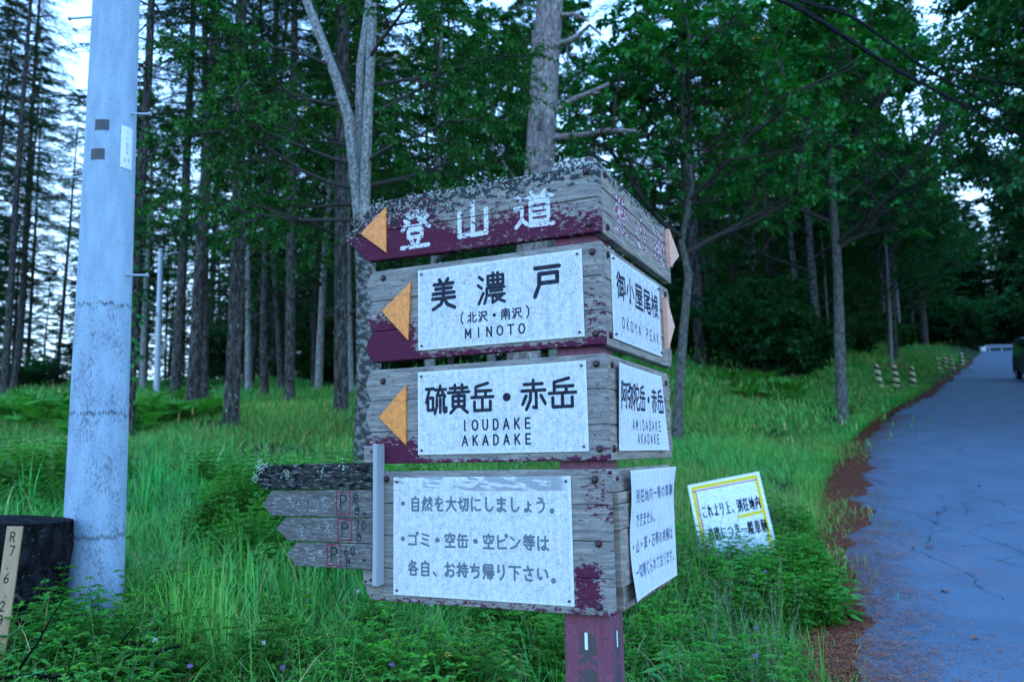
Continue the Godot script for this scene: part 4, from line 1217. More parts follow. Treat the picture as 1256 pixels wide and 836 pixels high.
# white enamel plate with a grey speckle and printed letters
func plate_tex(w: int, h: int, sd: int, cov: PackedFloat32Array, ink: Color, speck: float, stain := false) -> ImageTexture:
	var n1 := noise(sd, 0.16, 3)
	var n2 := noise(sd + 1, 0.035, 3)
	var n3 := noise(sd + 2, 0.3, 2)
	var st := noise(sd + 5, 0.02, 4)
	var b := PackedByteArray()
	b.resize(w * h * 3)
	for y in h:
		for x in w:
			var a := n1.get_noise_2d(x, y) + 0.5 * n2.get_noise_2d(x, y)
			var c := S(0.72, 0.70, 0.66).lerp(S(0.34, 0.34, 0.38), speck * (0.65 + 0.7 * n2.get_noise_2d(x * 0.3 + 800, y * 0.3)) * smoothstep(0.04, 0.42, a))
			c = c.lerp(S(0.50, 0.47, 0.42), 0.35 * smoothstep(0.10, 0.40, st.get_noise_2d(x * 2.4, y * 0.12)))
			c = c.lerp(S(0.13, 0.15, 0.18), 0.95 * speck * smoothstep(0.30, 0.50, n3.get_noise_2d(x, y) + 0.25 * n2.get_noise_2d(x + 300, y)))
			var e := minf(minf(x, w - x), minf(y, h - y))
			c = c.lerp(S(0.76, 0.74, 0.70), 0.5 * smoothstep(14.0 + 10.0 * n2.get_noise_2d(x * 3, y * 3), 3.0, e))
			if stain and y < 0.115 * h:
				var sl := x / float(w) + 0.9 * y / float(h)
				var k := st.get_noise_2d(x * 0.4 - y * 1.6, y * 2.0) + (0.25 if sl > 0.55 else -0.16)
				c = c.lerp(S(0.26, 0.27, 0.27), 0.75 * smoothstep(0.0, 0.06, k) * smoothstep(0.99, 0.93, x / float(w)))
			var worn := 1.0 - 0.3 * smoothstep(0.26, 0.46, n3.get_noise_2d(x + 77, y * 1.2) + n2.get_noise_2d(x, y + 99) * 0.4)
			c = c.lerp(ink, cov[y * w + x] * worn)
			put(b, (y * w + x) * 3, c)
	return tex_from(b, w, h)

# weathered planks with what is left of the maroon paint; bias says where paint survives, moss where lichen sits
func board_mat(wm: float, hm: float, ppm: float, sd: int, rows: int, bias: Callable, moss: Callable, letters = null, warm := 0.0, letter_fade := 0.0) -> StandardMaterial3D:
	var w := int(wm * ppm)
	var h := int(hm * ppm)
	var grain := noise(sd, 0.018, 4)
	var fine := noise(sd + 1, 0.09, 3)
	var flake := noise(sd + 2, 0.022, 4)
	var spot := noise(sd + 3, 0.06, 3)
	var b := PackedByteArray(); b.resize(w * h * 3)
	var hb := PackedByteArray(); hb.resize(w * h * 3)
	var f := 800.0 / ppm
	for y in h:
		var row := int(float(y) / h * rows)
		for x in w:
			var px := x * f
			var py := y * f
			var g := grain.get_noise_2d(px * 0.35 + row * 333, py * 4.0 + row * 91)
			var q := fine.get_noise_2d(px * 0.16 + row * 57, py * 2.4)
			var t := clampf(0.55 + 0.55 * g + 0.32 * q, 0, 1)
			var c := S(0.135, 0.118, 0.105).lerp(S(0.375 + 0.12 * warm, 0.335 + 0.04 * warm, 0.285 - 0.02 * warm), t)
			var crack := smoothstep(0.035, 0.0, absf(q + 0.06)) * smoothstep(0.0, 0.25, g + 0.1)
			c = c.lerp(S(0.04, 0.037, 0.035), 0.65 * crack)
			var p: float = flake.get_noise_2d(px * 1.4, py * 3.0) * 0.55 + fine.get_noise_2d(px * 0.9 + 500, py * 2.6) * 0.40 + bias.call(x / float(w), y / float(h))
			var pm := smoothstep(-0.03, 0.08, p)
			c = c.lerp(S(0.120, 0.027, 0.052) * (0.85 + 0.3 * absf(q)), pm)
			var hh := 0.35 + 0.35 * t - 0.3 * crack + 0.2 * pm
			if letters != null:
				var lv: float = letters[y * w + x]
				if lv > 0.0:
					var keep := smoothstep(0.16, 0.04, fine.get_noise_2d(px * 0.8 + 900, py * 1.6) + letter_fade + flake.get_noise_2d(px + 70, py) * 0.4)
					c = c.lerp(S(0.62, 0.63, 0.64), lv * keep)
					hh -= 0.25 * lv
			var ml: float = moss.call(x / float(w), y / float(h))
			if ml > -0.9:
				var sv := spot.get_noise_2d(px, py) + 0.25 * fine.get_noise_2d(px, py)
				c = c.lerp(S(0.030, 0.032, 0.034), 0.85 * smoothstep(0.0, 0.1, grain.get_noise_2d(px * 1.3 + 700, py * 2.6) + 0.3 * q + ml * 0.9 - 0.02))
				c = c.lerp(S(0.20, 0.235, 0.175), 0.85 * smoothstep(0.12, 0.26, sv + ml * 0.45 - 0.20))
				c = c.lerp(S(0.34, 0.37, 0.32), 0.7 * smoothstep(0.36, 0.48, sv * 1.05 + ml * 0.5 - 0.06))
			put(b, (y * w + x) * 3, c)
			var k := (y * w + x) * 3
			var v := clampi(int(hh * 255), 0, 255)
			hb[k] = v; hb[k + 1] = v; hb[k + 2] = v
	var m := StandardMaterial3D.new()
	m.albedo_texture = tex_from(b, w, h)
	m.roughness = 0.88
	m.metallic_specular = 0.08
	m.heightmap_enabled = true
	m.heightmap_texture = tex_from(hb, w, h)
	m.heightmap_scale = 0.12
	m.texture_repeat = false
	return m

# ---------------------------------------------------------------- boards
# an outline (counter-clockwise, x right, y up) cut from a board whose front lies at z, with its front edges chamfered
func slab(poly: PackedVector2Array, z: float, th: float, rect: Rect2, c := 0.003) -> MB:
	var mb := MB.new()
	if Geometry2D.is_polygon_clockwise(poly): poly.reverse()
	var n := poly.size()
	var inner := PackedVector2Array()
	for k in n:
		var e0 := (poly[k] - poly[(k + n - 1) % n]).normalized()
		var e1 := (poly[(k + 1) % n] - poly[k]).normalized()
		var mi := (Vector2(-e0.y, e0.x) + Vector2(-e1.y, e1.x)).normalized()
		inner.append(poly[k] + mi * c / maxf(0.5, mi.dot(Vector2(-e1.y, e1.x))))
	var uv := func(p: Vector2) -> Vector2: return Vector2((p.x - rect.position.x) / rect.size.x, (rect.position.y - p.y) / rect.size.y)
	var face := func(a: Vector3, b: Vector3, d: Vector3, want: Vector3) -> void:
		var ua: Vector2 = uv.call(Vector2(a.x, a.y)); var ub: Vector2 = uv.call(Vector2(b.x, b.y)); var ud: Vector2 = uv.call(Vector2(d.x, d.y))
		if (d - a).cross(b - a).dot(want) < 0: mb.tri(a, d, b, ua, ud, ub)
		else: mb.tri(a, b, d, ua, ub, ud)
	var V := func(p: Vector2, zz: float) -> Vector3: return Vector3(p.x, p.y, zz)
	var ix := Geometry2D.triangulate_polygon(inner)
	for k in range(0, ix.size(), 3): face.call(V.call(inner[ix[k]], z), V.call(inner[ix[k + 1]], z), V.call(inner[ix[k + 2]], z), Vector3.BACK)
	ix = Geometry2D.triangulate_polygon(poly)
	for k in range(0, ix.size(), 3): face.call(V.call(poly[ix[k]], z - th), V.call(poly[ix[k + 1]], z - th), V.call(poly[ix[k + 2]], z - th), Vector3.FORWARD)
	for k in n:
		var j := (k + 1) % n
		var e := (poly[j] - poly[k]).normalized()
		var out := Vector3(e.y, -e.x, 0)
		face.call(V.call(inner[k], z), V.call(inner[j], z), V.call(poly[j], z - c), out + Vector3.BACK)
		face.call(V.call(inner[k], z), V.call(poly[j], z - c), V.call(poly[k], z - c), out + Vector3.BACK)
		face.call(V.call(poly[k], z - c), V.call(poly[j], z - c), V.call(poly[j], z - th), out)
		face.call(V.call(poly[k], z - c), V.call(poly[j], z - th), V.call(poly[k], z - th), out)
	return mb

func rect_poly(x0: float, y0: float, x1: float, y1: float) -> PackedVector2Array:
	return PackedVector2Array([Vector2(x0, y0), Vector2(x1, y0), Vector2(x1, y1), Vector2(x0, y1)])

# a plank from x = 0 side to a rounded end; far is where the end bulges to, back how far it falls back at the seams
func bump_plank(near: float, far: float, y0: float, y1: float, back: float) -> PackedVector2Array:
	var p := PackedVector2Array([Vector2(near, y0), Vector2(near, y1)])
	for k in 9:
		var t := 1.0 - k / 8.0
		p.append(Vector2(far - back * signf(far - near) * pow(absf(2.0 * t - 1.0), 1.8), lerpf(y0, y1, t)))
	return p

func bolt(parent: Node3D, x: float, y: float, r := 0.010, called := "bolt", z := 0.0) -> void:
	var mb := MB.new()
	mb.tube(PackedVector3Array([Vector3(0, 0, -0.002), Vector3(0, 0, 0.003), Vector3(0, 0, 0.006), Vector3(0, 0, 0.008)]), PackedFloat32Array([r * 1.25, r * 1.2, r, r * 0.6]), 10)
	part(called, mb.mesh(M.rust), parent, Vector3(x, y, z))

func text_plate(parent: Node3D, x0: float, y0: float, x1: float, y1: float, tex: Texture2D, z := 0.004, curl = null) -> void:
	var m := StandardMaterial3D.new()
	m.albedo_texture = tex
	m.roughness = 0.55
	m.metallic_specular = 0.15
	m.texture_repeat = false
	var o: MeshInstance3D
	if curl != null:
		var mb := MB.new()
		var n := 14
		for sd in 2:
			for b in n + 1:
				for a in n + 1:
					var u := a / float(n); var v := b / float(n)
					mb.vert(Vector3(lerpf(x0, x1, u), lerpf(y1, y0, v), z + curl.call(u, v) - sd * 0.0015), Vector3.BACK if sd == 0 else Vector3.FORWARD, Vector2(u, v))
			var k0 := sd * (n + 1) * (n + 1)
			for b in n:
				for a in n:
					var k := k0 + b * (n + 1) + a
					var f := PackedInt32Array([k, k + 1, k + n + 1, k + 1, k + n + 2, k + n + 1])
					if sd == 1: f.reverse()
					mb.i.append_array(f)
		var st := SurfaceTool.new()
		st.create_from(mb.mesh(m), 0)
		st.generate_normals()
		st.set_material(m)
		o = part("name_plate", st.commit(), parent)
	else:
		o = part("name_plate", slab(rect_poly(x0, y0, x1, y1), z, 0.0035, Rect2(x0, y1, x1 - x0, y1 - y0), 0.0008).mesh(m), parent)
		for s in [[x0 + 0.016, y0 + 0.016], [x1 - 0.016, y0 + 0.016], [x0 + 0.016, y1 - 0.016], [x1 - 0.016, y1 - 0.016]]:
			bolt(parent, s[0], s[1], 0.0035, "rivet", z)
	o.set_meta("label", "white speckled plate with dark lettering")

func lichen(parent: Node3D, spots: Array, z: float) -> void:
	var mb := MB.new()
	for s in spots:
		for k in int(s[3] * 0.16):
			var q: Vector2 = Vector2(rng.randfn(), rng.randfn()) * s[2] * 0.5
			mb.col = Color(0.28, 0.36, 0.24).lerp(Color(0.42, 0.48, 0.38), rng.randf())
			var p := Vector3(s[0] + q.x, s[1] + q.y, z + s[4] * rng.randf())
			var d := Vector3(rr(-1, 1), rr(-1, 1), rr(0.0, 0.7)).normalized()
			mb.leaf(p, d, Vector3(rr(-0.3, 0.3), rr(-0.3, 0.3), 1).normalized(), rr(0.004, 0.010), rr(0.003, 0.007), 0.2, -0.2)
	var o := part("lichen", mb.mesh(M.stalk), parent)
	o.set_meta("kind", "stuff")

func build_guidepost() -> void:
	var corner := W(0.3018, 0, 2.56)
	var gy := ground(0.24, 2.75)
	var root := thing("guidepost", Vector3(corner.x - 0.05, gy, corner.z - 0.13), "weathered maroon guidepost with stacked arrow boards on two sides and white name plates", "guidepost")
	var face := func(side: String, called: String) -> Node3D:
		var o := Node3D.new()
		o.name = called
		root.add_child(o, true)
		o.position = corner - root.position
		o.rotation_degrees.y = -25.073 if side == "L" else 64.927
		return o
	var none := func(_x, _y): return -1.0
	var TH := 0.03
	# post
	var bot := gy - corner.y - 0.4
	var top := 1.004
	var PW := 0.155
	var ppm := 640.0
	var cov := blank(int(PW * ppm), int((top - bot) * ppm))
	var pw := int(PW * ppm)
	var ph := int((top - bot) * ppm)
	glyph(cov, pw, ph, "美", pw * 0.28, (top + 0.566) * ppm, pw * 0.5, 0.098 * ppm, 4.6)
	glyph(cov, pw, ph, "濃", pw * 0.28, (top + 0.676) * ppm, pw * 0.5, 0.10 * ppm, 4.0)
	glyph(cov, pw, ph, "戸", pw * 0.28, (top + 0.790) * ppm, pw * 0.5, 0.10 * ppm, 4.6)
	var pb := PackedByteArray(); pb.resize(pw * ph * 3)
	var n1 := noise(71, 0.03, 4)
	var n2 := noise(72, 0.12, 3)
	for y in ph:
		for x in pw:
			var s := n1.get_noise_2d(x * 2.0, y * 0.35)
			var q := n2.get_noise_2d(x, y * 0.4)
			var c := S(0.160, 0.034, 0.060).lerp(S(0.235, 0.060, 0.095), clampf(0.5 + s + 0.4 * q, 0, 1))
			c = c.lerp(S(0.045, 0.022, 0.035), 0.7 * smoothstep(0.34, 0.5, n2.get_noise_2d(x + 300, y) + 0.3 * s))
			c = c.lerp(S(0.052, 0.050, 0.042), 0.85 * cov[y * pw + x])
			if y < 0.10 * ppm: c = c.lerp(S(0.05, 0.05, 0.05), 0.7).lerp(S(0.40, 0.46, 0.38), smoothstep(0.0, 0.15, n2.get_noise_2d(x * 0.7, y * 0.7)))
			put(pb, (y * pw + x) * 3, c)
	var pmat := StandardMaterial3D.new()
	pmat.albedo_texture = tex_from(pb, pw, ph)
	pmat.roughness = 0.62
	pmat.texture_repeat = false
	var mb := MB.new()
	var ring := []
	var hw := PW / 2.0
	var ch := 0.012
	for k in 4:
		var a := k * PI / 2.0
		for e in [-1.0, 1.0]:
			ring.append(Vector2(hw, e * (hw - ch)).rotated(a))
	for k in 8:
		var p: Vector2 = ring[k]
		var q: Vector2 = ring[(k + 1) % 8]
		var u0 := 0.0; var u1 := 1.0
		if k % 2 == 1: u0 = 0.96; u1 = 0.99
		var ua := Vector2(u0, 0); var ub := Vector2(u1, 0)
		mb.quad(Vector3(p.x, bot, p.y), Vector3(q.x, bot, q.y), Vector3(q.x, top, q.y), Vector3(p.x, top, p.y), Vector2(u1, 1), Vector2(u0, 1), Vector2(u0, 0), Vector2(u1, 0))
		mb.tri(Vector3(0, top, 0), Vector3(p.x, top, p.y), Vector3(q.x, top, q.y), Vector2(0.5, 0.005), Vector2(0.1, 0.01), Vector2(0.9, 0.02))
	var lb := Basis(Vector3.UP, deg_to_rad(-25.073))
	var post := part("post", mb.mesh(pmat), root, corner - root.position + lb * Vector3(-TH - hw - 0.002, 0, -TH - hw - 0.002))
	post.basis = lb
	var chip := MB.new()
	chip.box(Vector3(-0.004, -0.618, hw + 0.0005), Vector3(0.006, -0.566, hw + 0.0015))
	part("paper_scrap", chip.mesh(mat(Color(0.75, 0.75, 0.75))), post)
	chip = MB.new()
	chip.box(Vector3(hw + 0.0005, -0.62, -0.004), Vector3(hw + 0.0015, -0.57, 0.005))
	part("paper_scrap", chip.mesh(mat(Color(0.75, 0.75, 0.75))), post)

	var orange := speckled(Color(0.98, 0.285, 0.035), Color(0.30, 0.10, 0.03), 81)
	var salmon := speckled(Color(0.92, 0.44, 0.28), Color(0.55, 0.25, 0.18), 82)
	var arrow := func(o: Node3D, pts: Array, m: Material, z := 0.008) -> void:
		var p := PackedVector2Array()
		for a in pts: p.append(Vector2(a[0], a[1]))
		var q := part("arrow", slab(p, z, z, Rect2(p[0].x - 0.05, p[0].y + 0.15, 0.3, 0.3), 0.0015).mesh(m), o)
		q.set_meta("label", "orange triangular arrow" if m == orange else "faded salmon triangular arrow")
	var planks := func(o: Node3D, polys: Array, m: Material, rect: Rect2) -> void:
		for p in polys:
			part("plank", slab(p, rr(-0.002, 0.0), TH, rect, 0.003).mesh(m), o)

	# ---- boards on the left-hand side (x runs from -s to 0)
	# top board: tozando
	var o: Node3D = face.call("L", "signboard")
	var WT := 1.05
	ppm = 800.0
	var w := int(WT * ppm); var h := int(0.24 * ppm)
	cov = blank(w, h)
	var pos := func(ch2: String, s0: float, s1: float, y0: float, y1: float, r: float) -> void:
		glyph(cov, w, h, ch2, (WT - s0) * ppm, (0.967 - y1) * ppm, (s0 - s1) * ppm, (y1 - y0) * ppm, r)
	pos.call("登", 0.795, 0.650, 0.757, 0.910, 6.4)
	pos.call("山", 0.555, 0.405, 0.765, 0.925, 7.2)
	pos.call("道", 0.325, 0.160, 0.765, 0.905, 5.8)
	var m := board_mat(WT, 0.24, ppm, 101, 2, func(x, y): return 0.62 * smoothstep(0.35, 0.75, y + 0.10 * sin(x * 9.0)) - 0.24 - 0.16 * smoothstep(0.80, 0.95, y) - 0.50 * smoothstep(0.76, 0.92, x) * smoothstep(0.95, 0.6, y) + 0.30 * smoothstep(0.25, 0.12, absf(x - 0.24)), func(x, y): return maxf(-0.85, 0.46 - 1.9 * y * (0.6 + 0.8 * x)) + 0.30 * smoothstep(0.14, 0.03, x), cov, 0.0, -0.28)
	var rc := Rect2(-WT, 0.967, WT, 0.24)
	planks.call(o, [PackedVector2Array([Vector2(-0.003, 0.847), Vector2(-0.003, 0.966), Vector2(-0.35, 0.964), Vector2(-0.62, 0.968), Vector2(-0.915, 0.964), Vector2(-0.96, 0.918), Vector2(-1.01, 0.868), Vector2(-1.049, 0.847)]),
		PackedVector2Array([Vector2(-0.003, 0.727), Vector2(-0.003, 0.8455), Vector2(-1.049, 0.8455), Vector2(-1.0, 0.800), Vector2(-0.955, 0.752), Vector2(-0.929, 0.738), Vector2(-0.6, 0.732)])], m, rc)
	arrow.call(o, [[-0.965, 0.849], [-0.847, 0.760], [-0.847, 0.938]], orange)
	for s in [[-0.045, 0.94], [-0.04, 0.757]]: bolt(o, s[0], s[1])
	bolt(o, -0.822, 0.928, 0.007)
	lichen(o, [[-0.93, 0.945, 0.035, 160, 0.006], [-0.985, 0.89, 0.03, 110, 0.006], [-0.865, 0.955, 0.025, 110, 0.006], [-0.72, 0.962, 0.03, 90, 0.006], [-0.55, 0.958, 0.02, 70, 0.006], [-0.47, 0.955, 0.03, 120, 0.006], [-0.36, 0.965, 0.03, 170, 0.009], [-0.345, 0.955, 0.02, 60, 0.006], [-0.60, 0.915, 0.02, 60, 0.004], [-0.58, 0.892, 0.018, 70, 0.005], [-0.63, 0.962, 0.02, 70, 0.006], [-0.33, 0.855, 0.012, 30, 0.003], [-0.12, 0.95, 0.02, 50, 0.004], [-0.16, 0.99, 0.03, 90, -0.02]], 0.0)

	# second board: minoto
	o = face.call("L", "signboard")
	m = board_mat(0.945, 0.35, ppm, 111, 3, func(x, y): return -0.32 + 0.75 * smoothstep(0.45, 0.80, y) * smoothstep(0.30, 0.18, x) + 0.30 * smoothstep(0.30, 0.6, y) * smoothstep(0.25, 0.1, x) + 0.24 * smoothstep(0.90, 0.96, x) * smoothstep(0.2, 0.7, y) + 0.55 * smoothstep(0.90, 0.97, y), none)
	rc = Rect2(-0.945, 0.698, 0.945, 0.35)
	var set3 := func(ytop: float, ybot: float, far: float, sg: float, near := 0.003) -> Array:
		var res := []
		var hh := (ytop - ybot) / 3.0
		for k in 3: res.append(bump_plank(sg * near, sg * far, ybot + hh * (2 - k) + 0.0008, ybot + hh * (3 - k) - 0.0008, 0.028))
		return res
	planks.call(o, set3.call(0.695, 0.348, 0.940, -1.0), m, rc)
	cov = blank(640, 296)
	glyph(cov, 640, 296, "美", 54, 40, 108, 118, 7.0)
	glyph(cov, 640, 296, "濃", 244, 42, 114, 114, 5.6)
	glyph(cov, 640, 296, "戸", 452, 36, 122, 116, 7.6)
	line(cov, 640, 296, "(北沢・南沢)", 0.245, 0.725, 0.585, 0.725, 2.5, 0.86)
	line(cov, 640, 296, "MINOTO", 0.29, 0.68, 0.785, 0.905, 2.9, 0.66)
	text_plate(o, -0.708, 0.378, -0.068, 0.674, plate_tex(640, 296, 121, cov, S(0.016, 0.020, 0.030), 0.95))
	arrow.call(o, [[-0.866, 0.538], [-0.750, 0.419], [-0.738, 0.635]], orange)
	for s in [[-0.032, 0.66], [-0.030, 0.385], [-0.862, 0.665]]: bolt(o, s[0], s[1])

	# third board: ioudake, akadake
	o = face.call("L", "signboard")
	m = board_mat(0.945, 0.35, ppm, 131, 3, func(x, y): return -0.36 + 0.80 * smoothstep(0.62, 0.85, y) * smoothstep(0.30, 0.18, x) + 0.20 * smoothstep(0.2, 0.3, x) * smoothstep(0.35, 0.25, x) + 0.18 * smoothstep(0.92, 1.0, x) * smoothstep(0.3, 1.0, y) + 0.50 * smoothstep(0.93, 0.98, y), none)
	planks.call(o, set3.call(0.320, -0.026, 0.940, -1.0), m, Rect2(-0.945, 0.322, 0.945, 0.35))
	cov = blank(644, 296)
	var cells := [["硫", 0.05, 0.185], ["黄", 0.19, 0.33], ["岳", 0.335, 0.475], ["赤", 0.630, 0.780], ["岳", 0.788, 0.945]]
	for c in cells: glyph(cov, 644, 296, c[0], c[1] * 644, 0.17 * 296, (c[2] - c[1]) * 644, 0.365 * 296, 5.8)
	glyph(cov, 644, 296, "・", 0.53 * 644, 0.34 * 296, 26, 12, 6.0)
	line(cov, 644, 296, "IOUDAKE", 0.265, 0.70, 0.605, 0.730, 3.0, 0.68)
	line(cov, 644, 296, "AKADAKE", 0.265, 0.70, 0.785, 0.905, 3.0, 0.68)
	text_plate(o, -0.710, 0.004, -0.066, 0.299, plate_tex(644, 296, 141, cov, S(0.014, 0.018, 0.028), 0.85))
	arrow.call(o, [[-0.877, 0.144], [-0.760, 0.040], [-0.758, 0.256]], orange)
	for s in [[-0.032, 0.286], [-0.030, 0.012], [-0.862, 0.276]]: bolt(o, s[0], s[1])

	# bottom board: the notice
	o = face.call("L", "signboard")
	m = board_mat(0.945, 0.456, ppm, 151, 4, func(x, y): return -0.38 + 0.72 * smoothstep(0.84, 0.88, x) * smoothstep(0.98, 0.93, x) * smoothstep(0.60, 0.70, y) * smoothstep(0.97, 0.92, y) + 0.26 * smoothstep(0.86, 0.95, x) * smoothstep(0.45, 0.3, y) + 0.30 * smoothstep(0.93, 0.97, y), none)
	var polys := []
	for k in 4:
		var y1 := -0.053 - 0.1137 * k
		var y0 := y1 - 0.1121
		if k < 3: polys.append(rect_poly(-0.937, y0, -0.003, y1))
		else: polys.append(PackedVector2Array([Vector2(-0.003, y0), Vector2(-0.003, y1), Vector2(-0.937, y1), Vector2(-0.937, y0 + 0.05), Vector2(-0.930, y0 + 0.022), Vector2(-0.912, y0 + 0.004), Vector2(-0.895, y0)]))
	planks.call(o, polys, m, Rect2(-0.945, -0.053, 0.945, 0.456))
	cov = blank(680, 408)
	glyph(cov, 680, 408, "・", 0.045 * 680, 0.19 * 408, 20, 28, 3.4)
	glyph(cov, 680, 408, "・", 0.045 * 680, 0.49 * 408, 20, 28, 3.4)
	line(cov, 680, 408, "自然を大切にしましょう。", 0.10, 0.95, 0.165, 0.29, 3.6, 0.88)
	line(cov, 680, 408, "ゴミ・空缶・空ビン等は", 0.085, 0.885, 0.465, 0.590, 3.5, 0.88)
	line(cov, 680, 408, "各自、お持ち帰り下さい。", 0.085, 0.95, 0.705, 0.830, 3.6, 0.9)
	text_plate(o, -0.814, -0.482, -0.132, -0.074, plate_tex(680, 408, 161, cov, S(0.115, 0.145, 0.165), 0.8, true))
	for s in [[-0.050, -0.085], [-0.050, -0.478], [-0.845, -0.08], [-0.045, -0.285]]: bolt(o, s[0], s[1])

	# ---- boards on the right-hand side (x runs from 0 to s)
	o = face.call("R", "signboard")
	ppm = 560.0
	WT = 1.06
	w = int(WT * ppm); h = int(0.24 * ppm)
	cov = blank(w, h)
	for c in [["登", 0.14, 0.34], ["山", 0.42, 0.58], ["道", 0.66, 0.84]]: glyph(cov, w, h, c[0], c[1] * ppm, 0.05 * ppm, (c[2] - c[1]) * ppm, 0.145 * ppm, 5.0)
	var red := cov.duplicate()
	m = board_mat(WT, 0.24, ppm, 171, 3, func(x, y): return -0.62 + 0.25 * smoothstep(0.55, 0.9, x), func(x, y): return 0.45 - 4.2 * y, cov, 0.8, 0.02)
	m = repaint(m, red, w, h)
	planks.call(o, [rect_poly(TH + 0.002, 0.888, 0.94, 0.965), PackedVector2Array([Vector2(TH + 0.002, 0.808), Vector2(1.0, 0.808), Vector2(1.057, 0.862), Vector2(0.945, 0.8865), Vector2(TH + 0.002, 0.8865)]), rect_poly(TH + 0.002, 0.727, 0.95, 0.8065)], m, Rect2(0, 0.967, WT, 0.24))
	arrow.call(o, [[1.045, 0.868], [0.88, 0.955], [0.88, 0.785]], salmon, 0.02)
	for s in [[0.06, 0.94], [0.07, 0.757]]: bolt(o, s[0], s[1])

	o = face.call("R", "signboard")
	m = board_mat(0.92, 0.35, ppm, 181, 3, func(x, y): return -0.42 + 0.3 * smoothstep(0.8, 1.0, x), none, null, 0.7)
	planks.call(o, set3.call(0.690, 0.348, 0.905, 1.0, TH + 0.002), m, Rect2(0, 0.692, 0.92, 0.35))
	cov = blank(624, 294)
	line(cov, 624, 294, "御小屋尾根", 0.07, 0.96, 0.17, 0.50, 6.0, 0.92)
	line(cov, 624, 294, "OKOYA PEAK", 0.14, 0.95, 0.70, 0.84, 2.9, 0.7)
	text_plate(o, 0.090, 0.378, 0.714, 0.672, plate_tex(624, 294, 191, cov, S(0.016, 0.020, 0.030), 1.0))
	arrow.call(o, [[0.895, 0.527], [0.775, 0.635], [0.775, 0.418]], salmon, 0.02)
	for s in [[0.062, 0.66], [0.062, 0.385], [0.82, 0.655]]: bolt(o, s[0], s[1])

	o = face.call("R", "signboard")
	m = board_mat(0.86, 0.35, ppm, 201, 3, func(x, y): return -0.40 + 0.3 * smoothstep(0.85, 1.0, x), none, null, 0.8)
	polys = set3.call(0.319, -0.027, 0.845, 1.0, TH + 0.002)
	planks.call(o, polys, m, Rect2(0, 0.322, 0.86, 0.35))
	cov = blank(592, 293)
	line(cov, 592, 293, "阿弥陀岳・赤岳", 0.04, 0.985, 0.19, 0.53, 5.4, 0.96)
	line(cov, 592, 293, "AMIDADAKE", 0.26, 0.90, 0.625, 0.755, 2.8, 0.7)
	line(cov, 592, 293, "AKADAKE", 0.36, 0.85, 0.795, 0.92, 2.8, 0.7)
	text_plate(o, 0.093, 0.004, 0.684, 0.297, plate_tex(592, 293, 211, cov, S(0.018, 0.022, 0.034), 0.6), 0.005, func(u, v): return 0.012 * pow(1.0 - u, 4.0) * (1.0 - v) + 0.018 * pow(u, 6.0) * v)
	for s in [[0.062, 0.286], [0.055, 0.012], [0.765, 0.275]]: bolt(o, s[0], s[1])

	o = face.call("R", "signboard")
	m = board_mat(0.80, 0.456, ppm, 221, 4, func(x, y): return -0.38 + 0.25 * smoothstep(0.85, 1.0, x) + 0.4 * smoothstep(0.93, 1.0, y), none, null, 0.8)
	var r4 := Rect2(0, -0.053, 0.80, 0.456)
	part("plank", slab(rect_poly(TH + 0.002, -0.128, 0.775, -0.055), -0.001, TH, r4).mesh(m), o)
	part("plank", slab(rect_poly(0.050, -0.165, 0.74, -0.130), 0.012, TH + 0.012, r4).mesh(m), o)
	part("plank", slab(rect_poly(0.050, -0.246, 0.74, -0.167), 0.014, TH + 0.014, r4).mesh(m), o)
	part("plank", slab(rect_poly(0.060, -0.428, 0.71, -0.248), 0.010, TH + 0.01, r4).mesh(m), o)
	part("plank", slab(rect_poly(0.110, -0.508, 0.70, -0.432), -0.002, TH, r4).mesh(m), o)
	cov = blank(520, 400)
	line(cov, 520, 400, "別荘地内一般の車輌", 0.10, 0.97, 0.155, 0.265, 2.8, 0.86)
	line(cov, 520, 400, "できません。", 0.10, 0.56, 0.345, 0.455, 2.8, 0.86)
	line(cov, 520, 400, "・山・草・石等の持帰は", 0.02, 0.93, 0.545, 0.655, 2.8, 0.86)
	line(cov, 520, 400, "一切禁じられております。", 0.06, 0.98, 0.745, 0.855, 2.8, 0.86)
	text_plate(o, 0.135, -0.482, 0.735, -0.062, plate_tex(520, 400, 231, cov, S(0.10, 0.13, 0.17), 0.5), 0.018, func(u, v): return 0.022 * pow(1.0 - u, 5.0) * absf(v - 0.45) + 0.035 * pow(u, 7.0) * pow(maxf(0.0, 0.35 - v) * 2.0, 2.0) + 0.005 * sin(v * 7.0) * (1.0 - u))
	for s in [[0.07, -0.085], [0.64, -0.46]]: bolt(o, s[0], s[1], 0.006, "nail")

func speckled(a: Color, b: Color, sd: int) -> StandardMaterial3D:
	var n1 := noise(sd, 0.06, 4)
	var n2 := noise(sd + 9, 0.22, 2)
	var by := PackedByteArray(); by.resize(192 * 192 * 3)
	for y in 192:
		for x in 192:
			var c := a.lerp(a * 0.8, clampf(0.5 + n1.get_noise_2d(x, y), 0, 1))
			c = c.lerp(b, 0.8 * smoothstep(0.30, 0.5, n2.get_noise_2d(x, y) + 0.5 * n1.get_noise_2d(x * 0.5, y * 0.5)))
			put(by, (y * 192 + x) * 3, c.linear_to_srgb())
	var m := StandardMaterial3D.new()
	m.albedo_texture = tex_from(by, 192, 192)
	m.roughness = 0.45
	return m

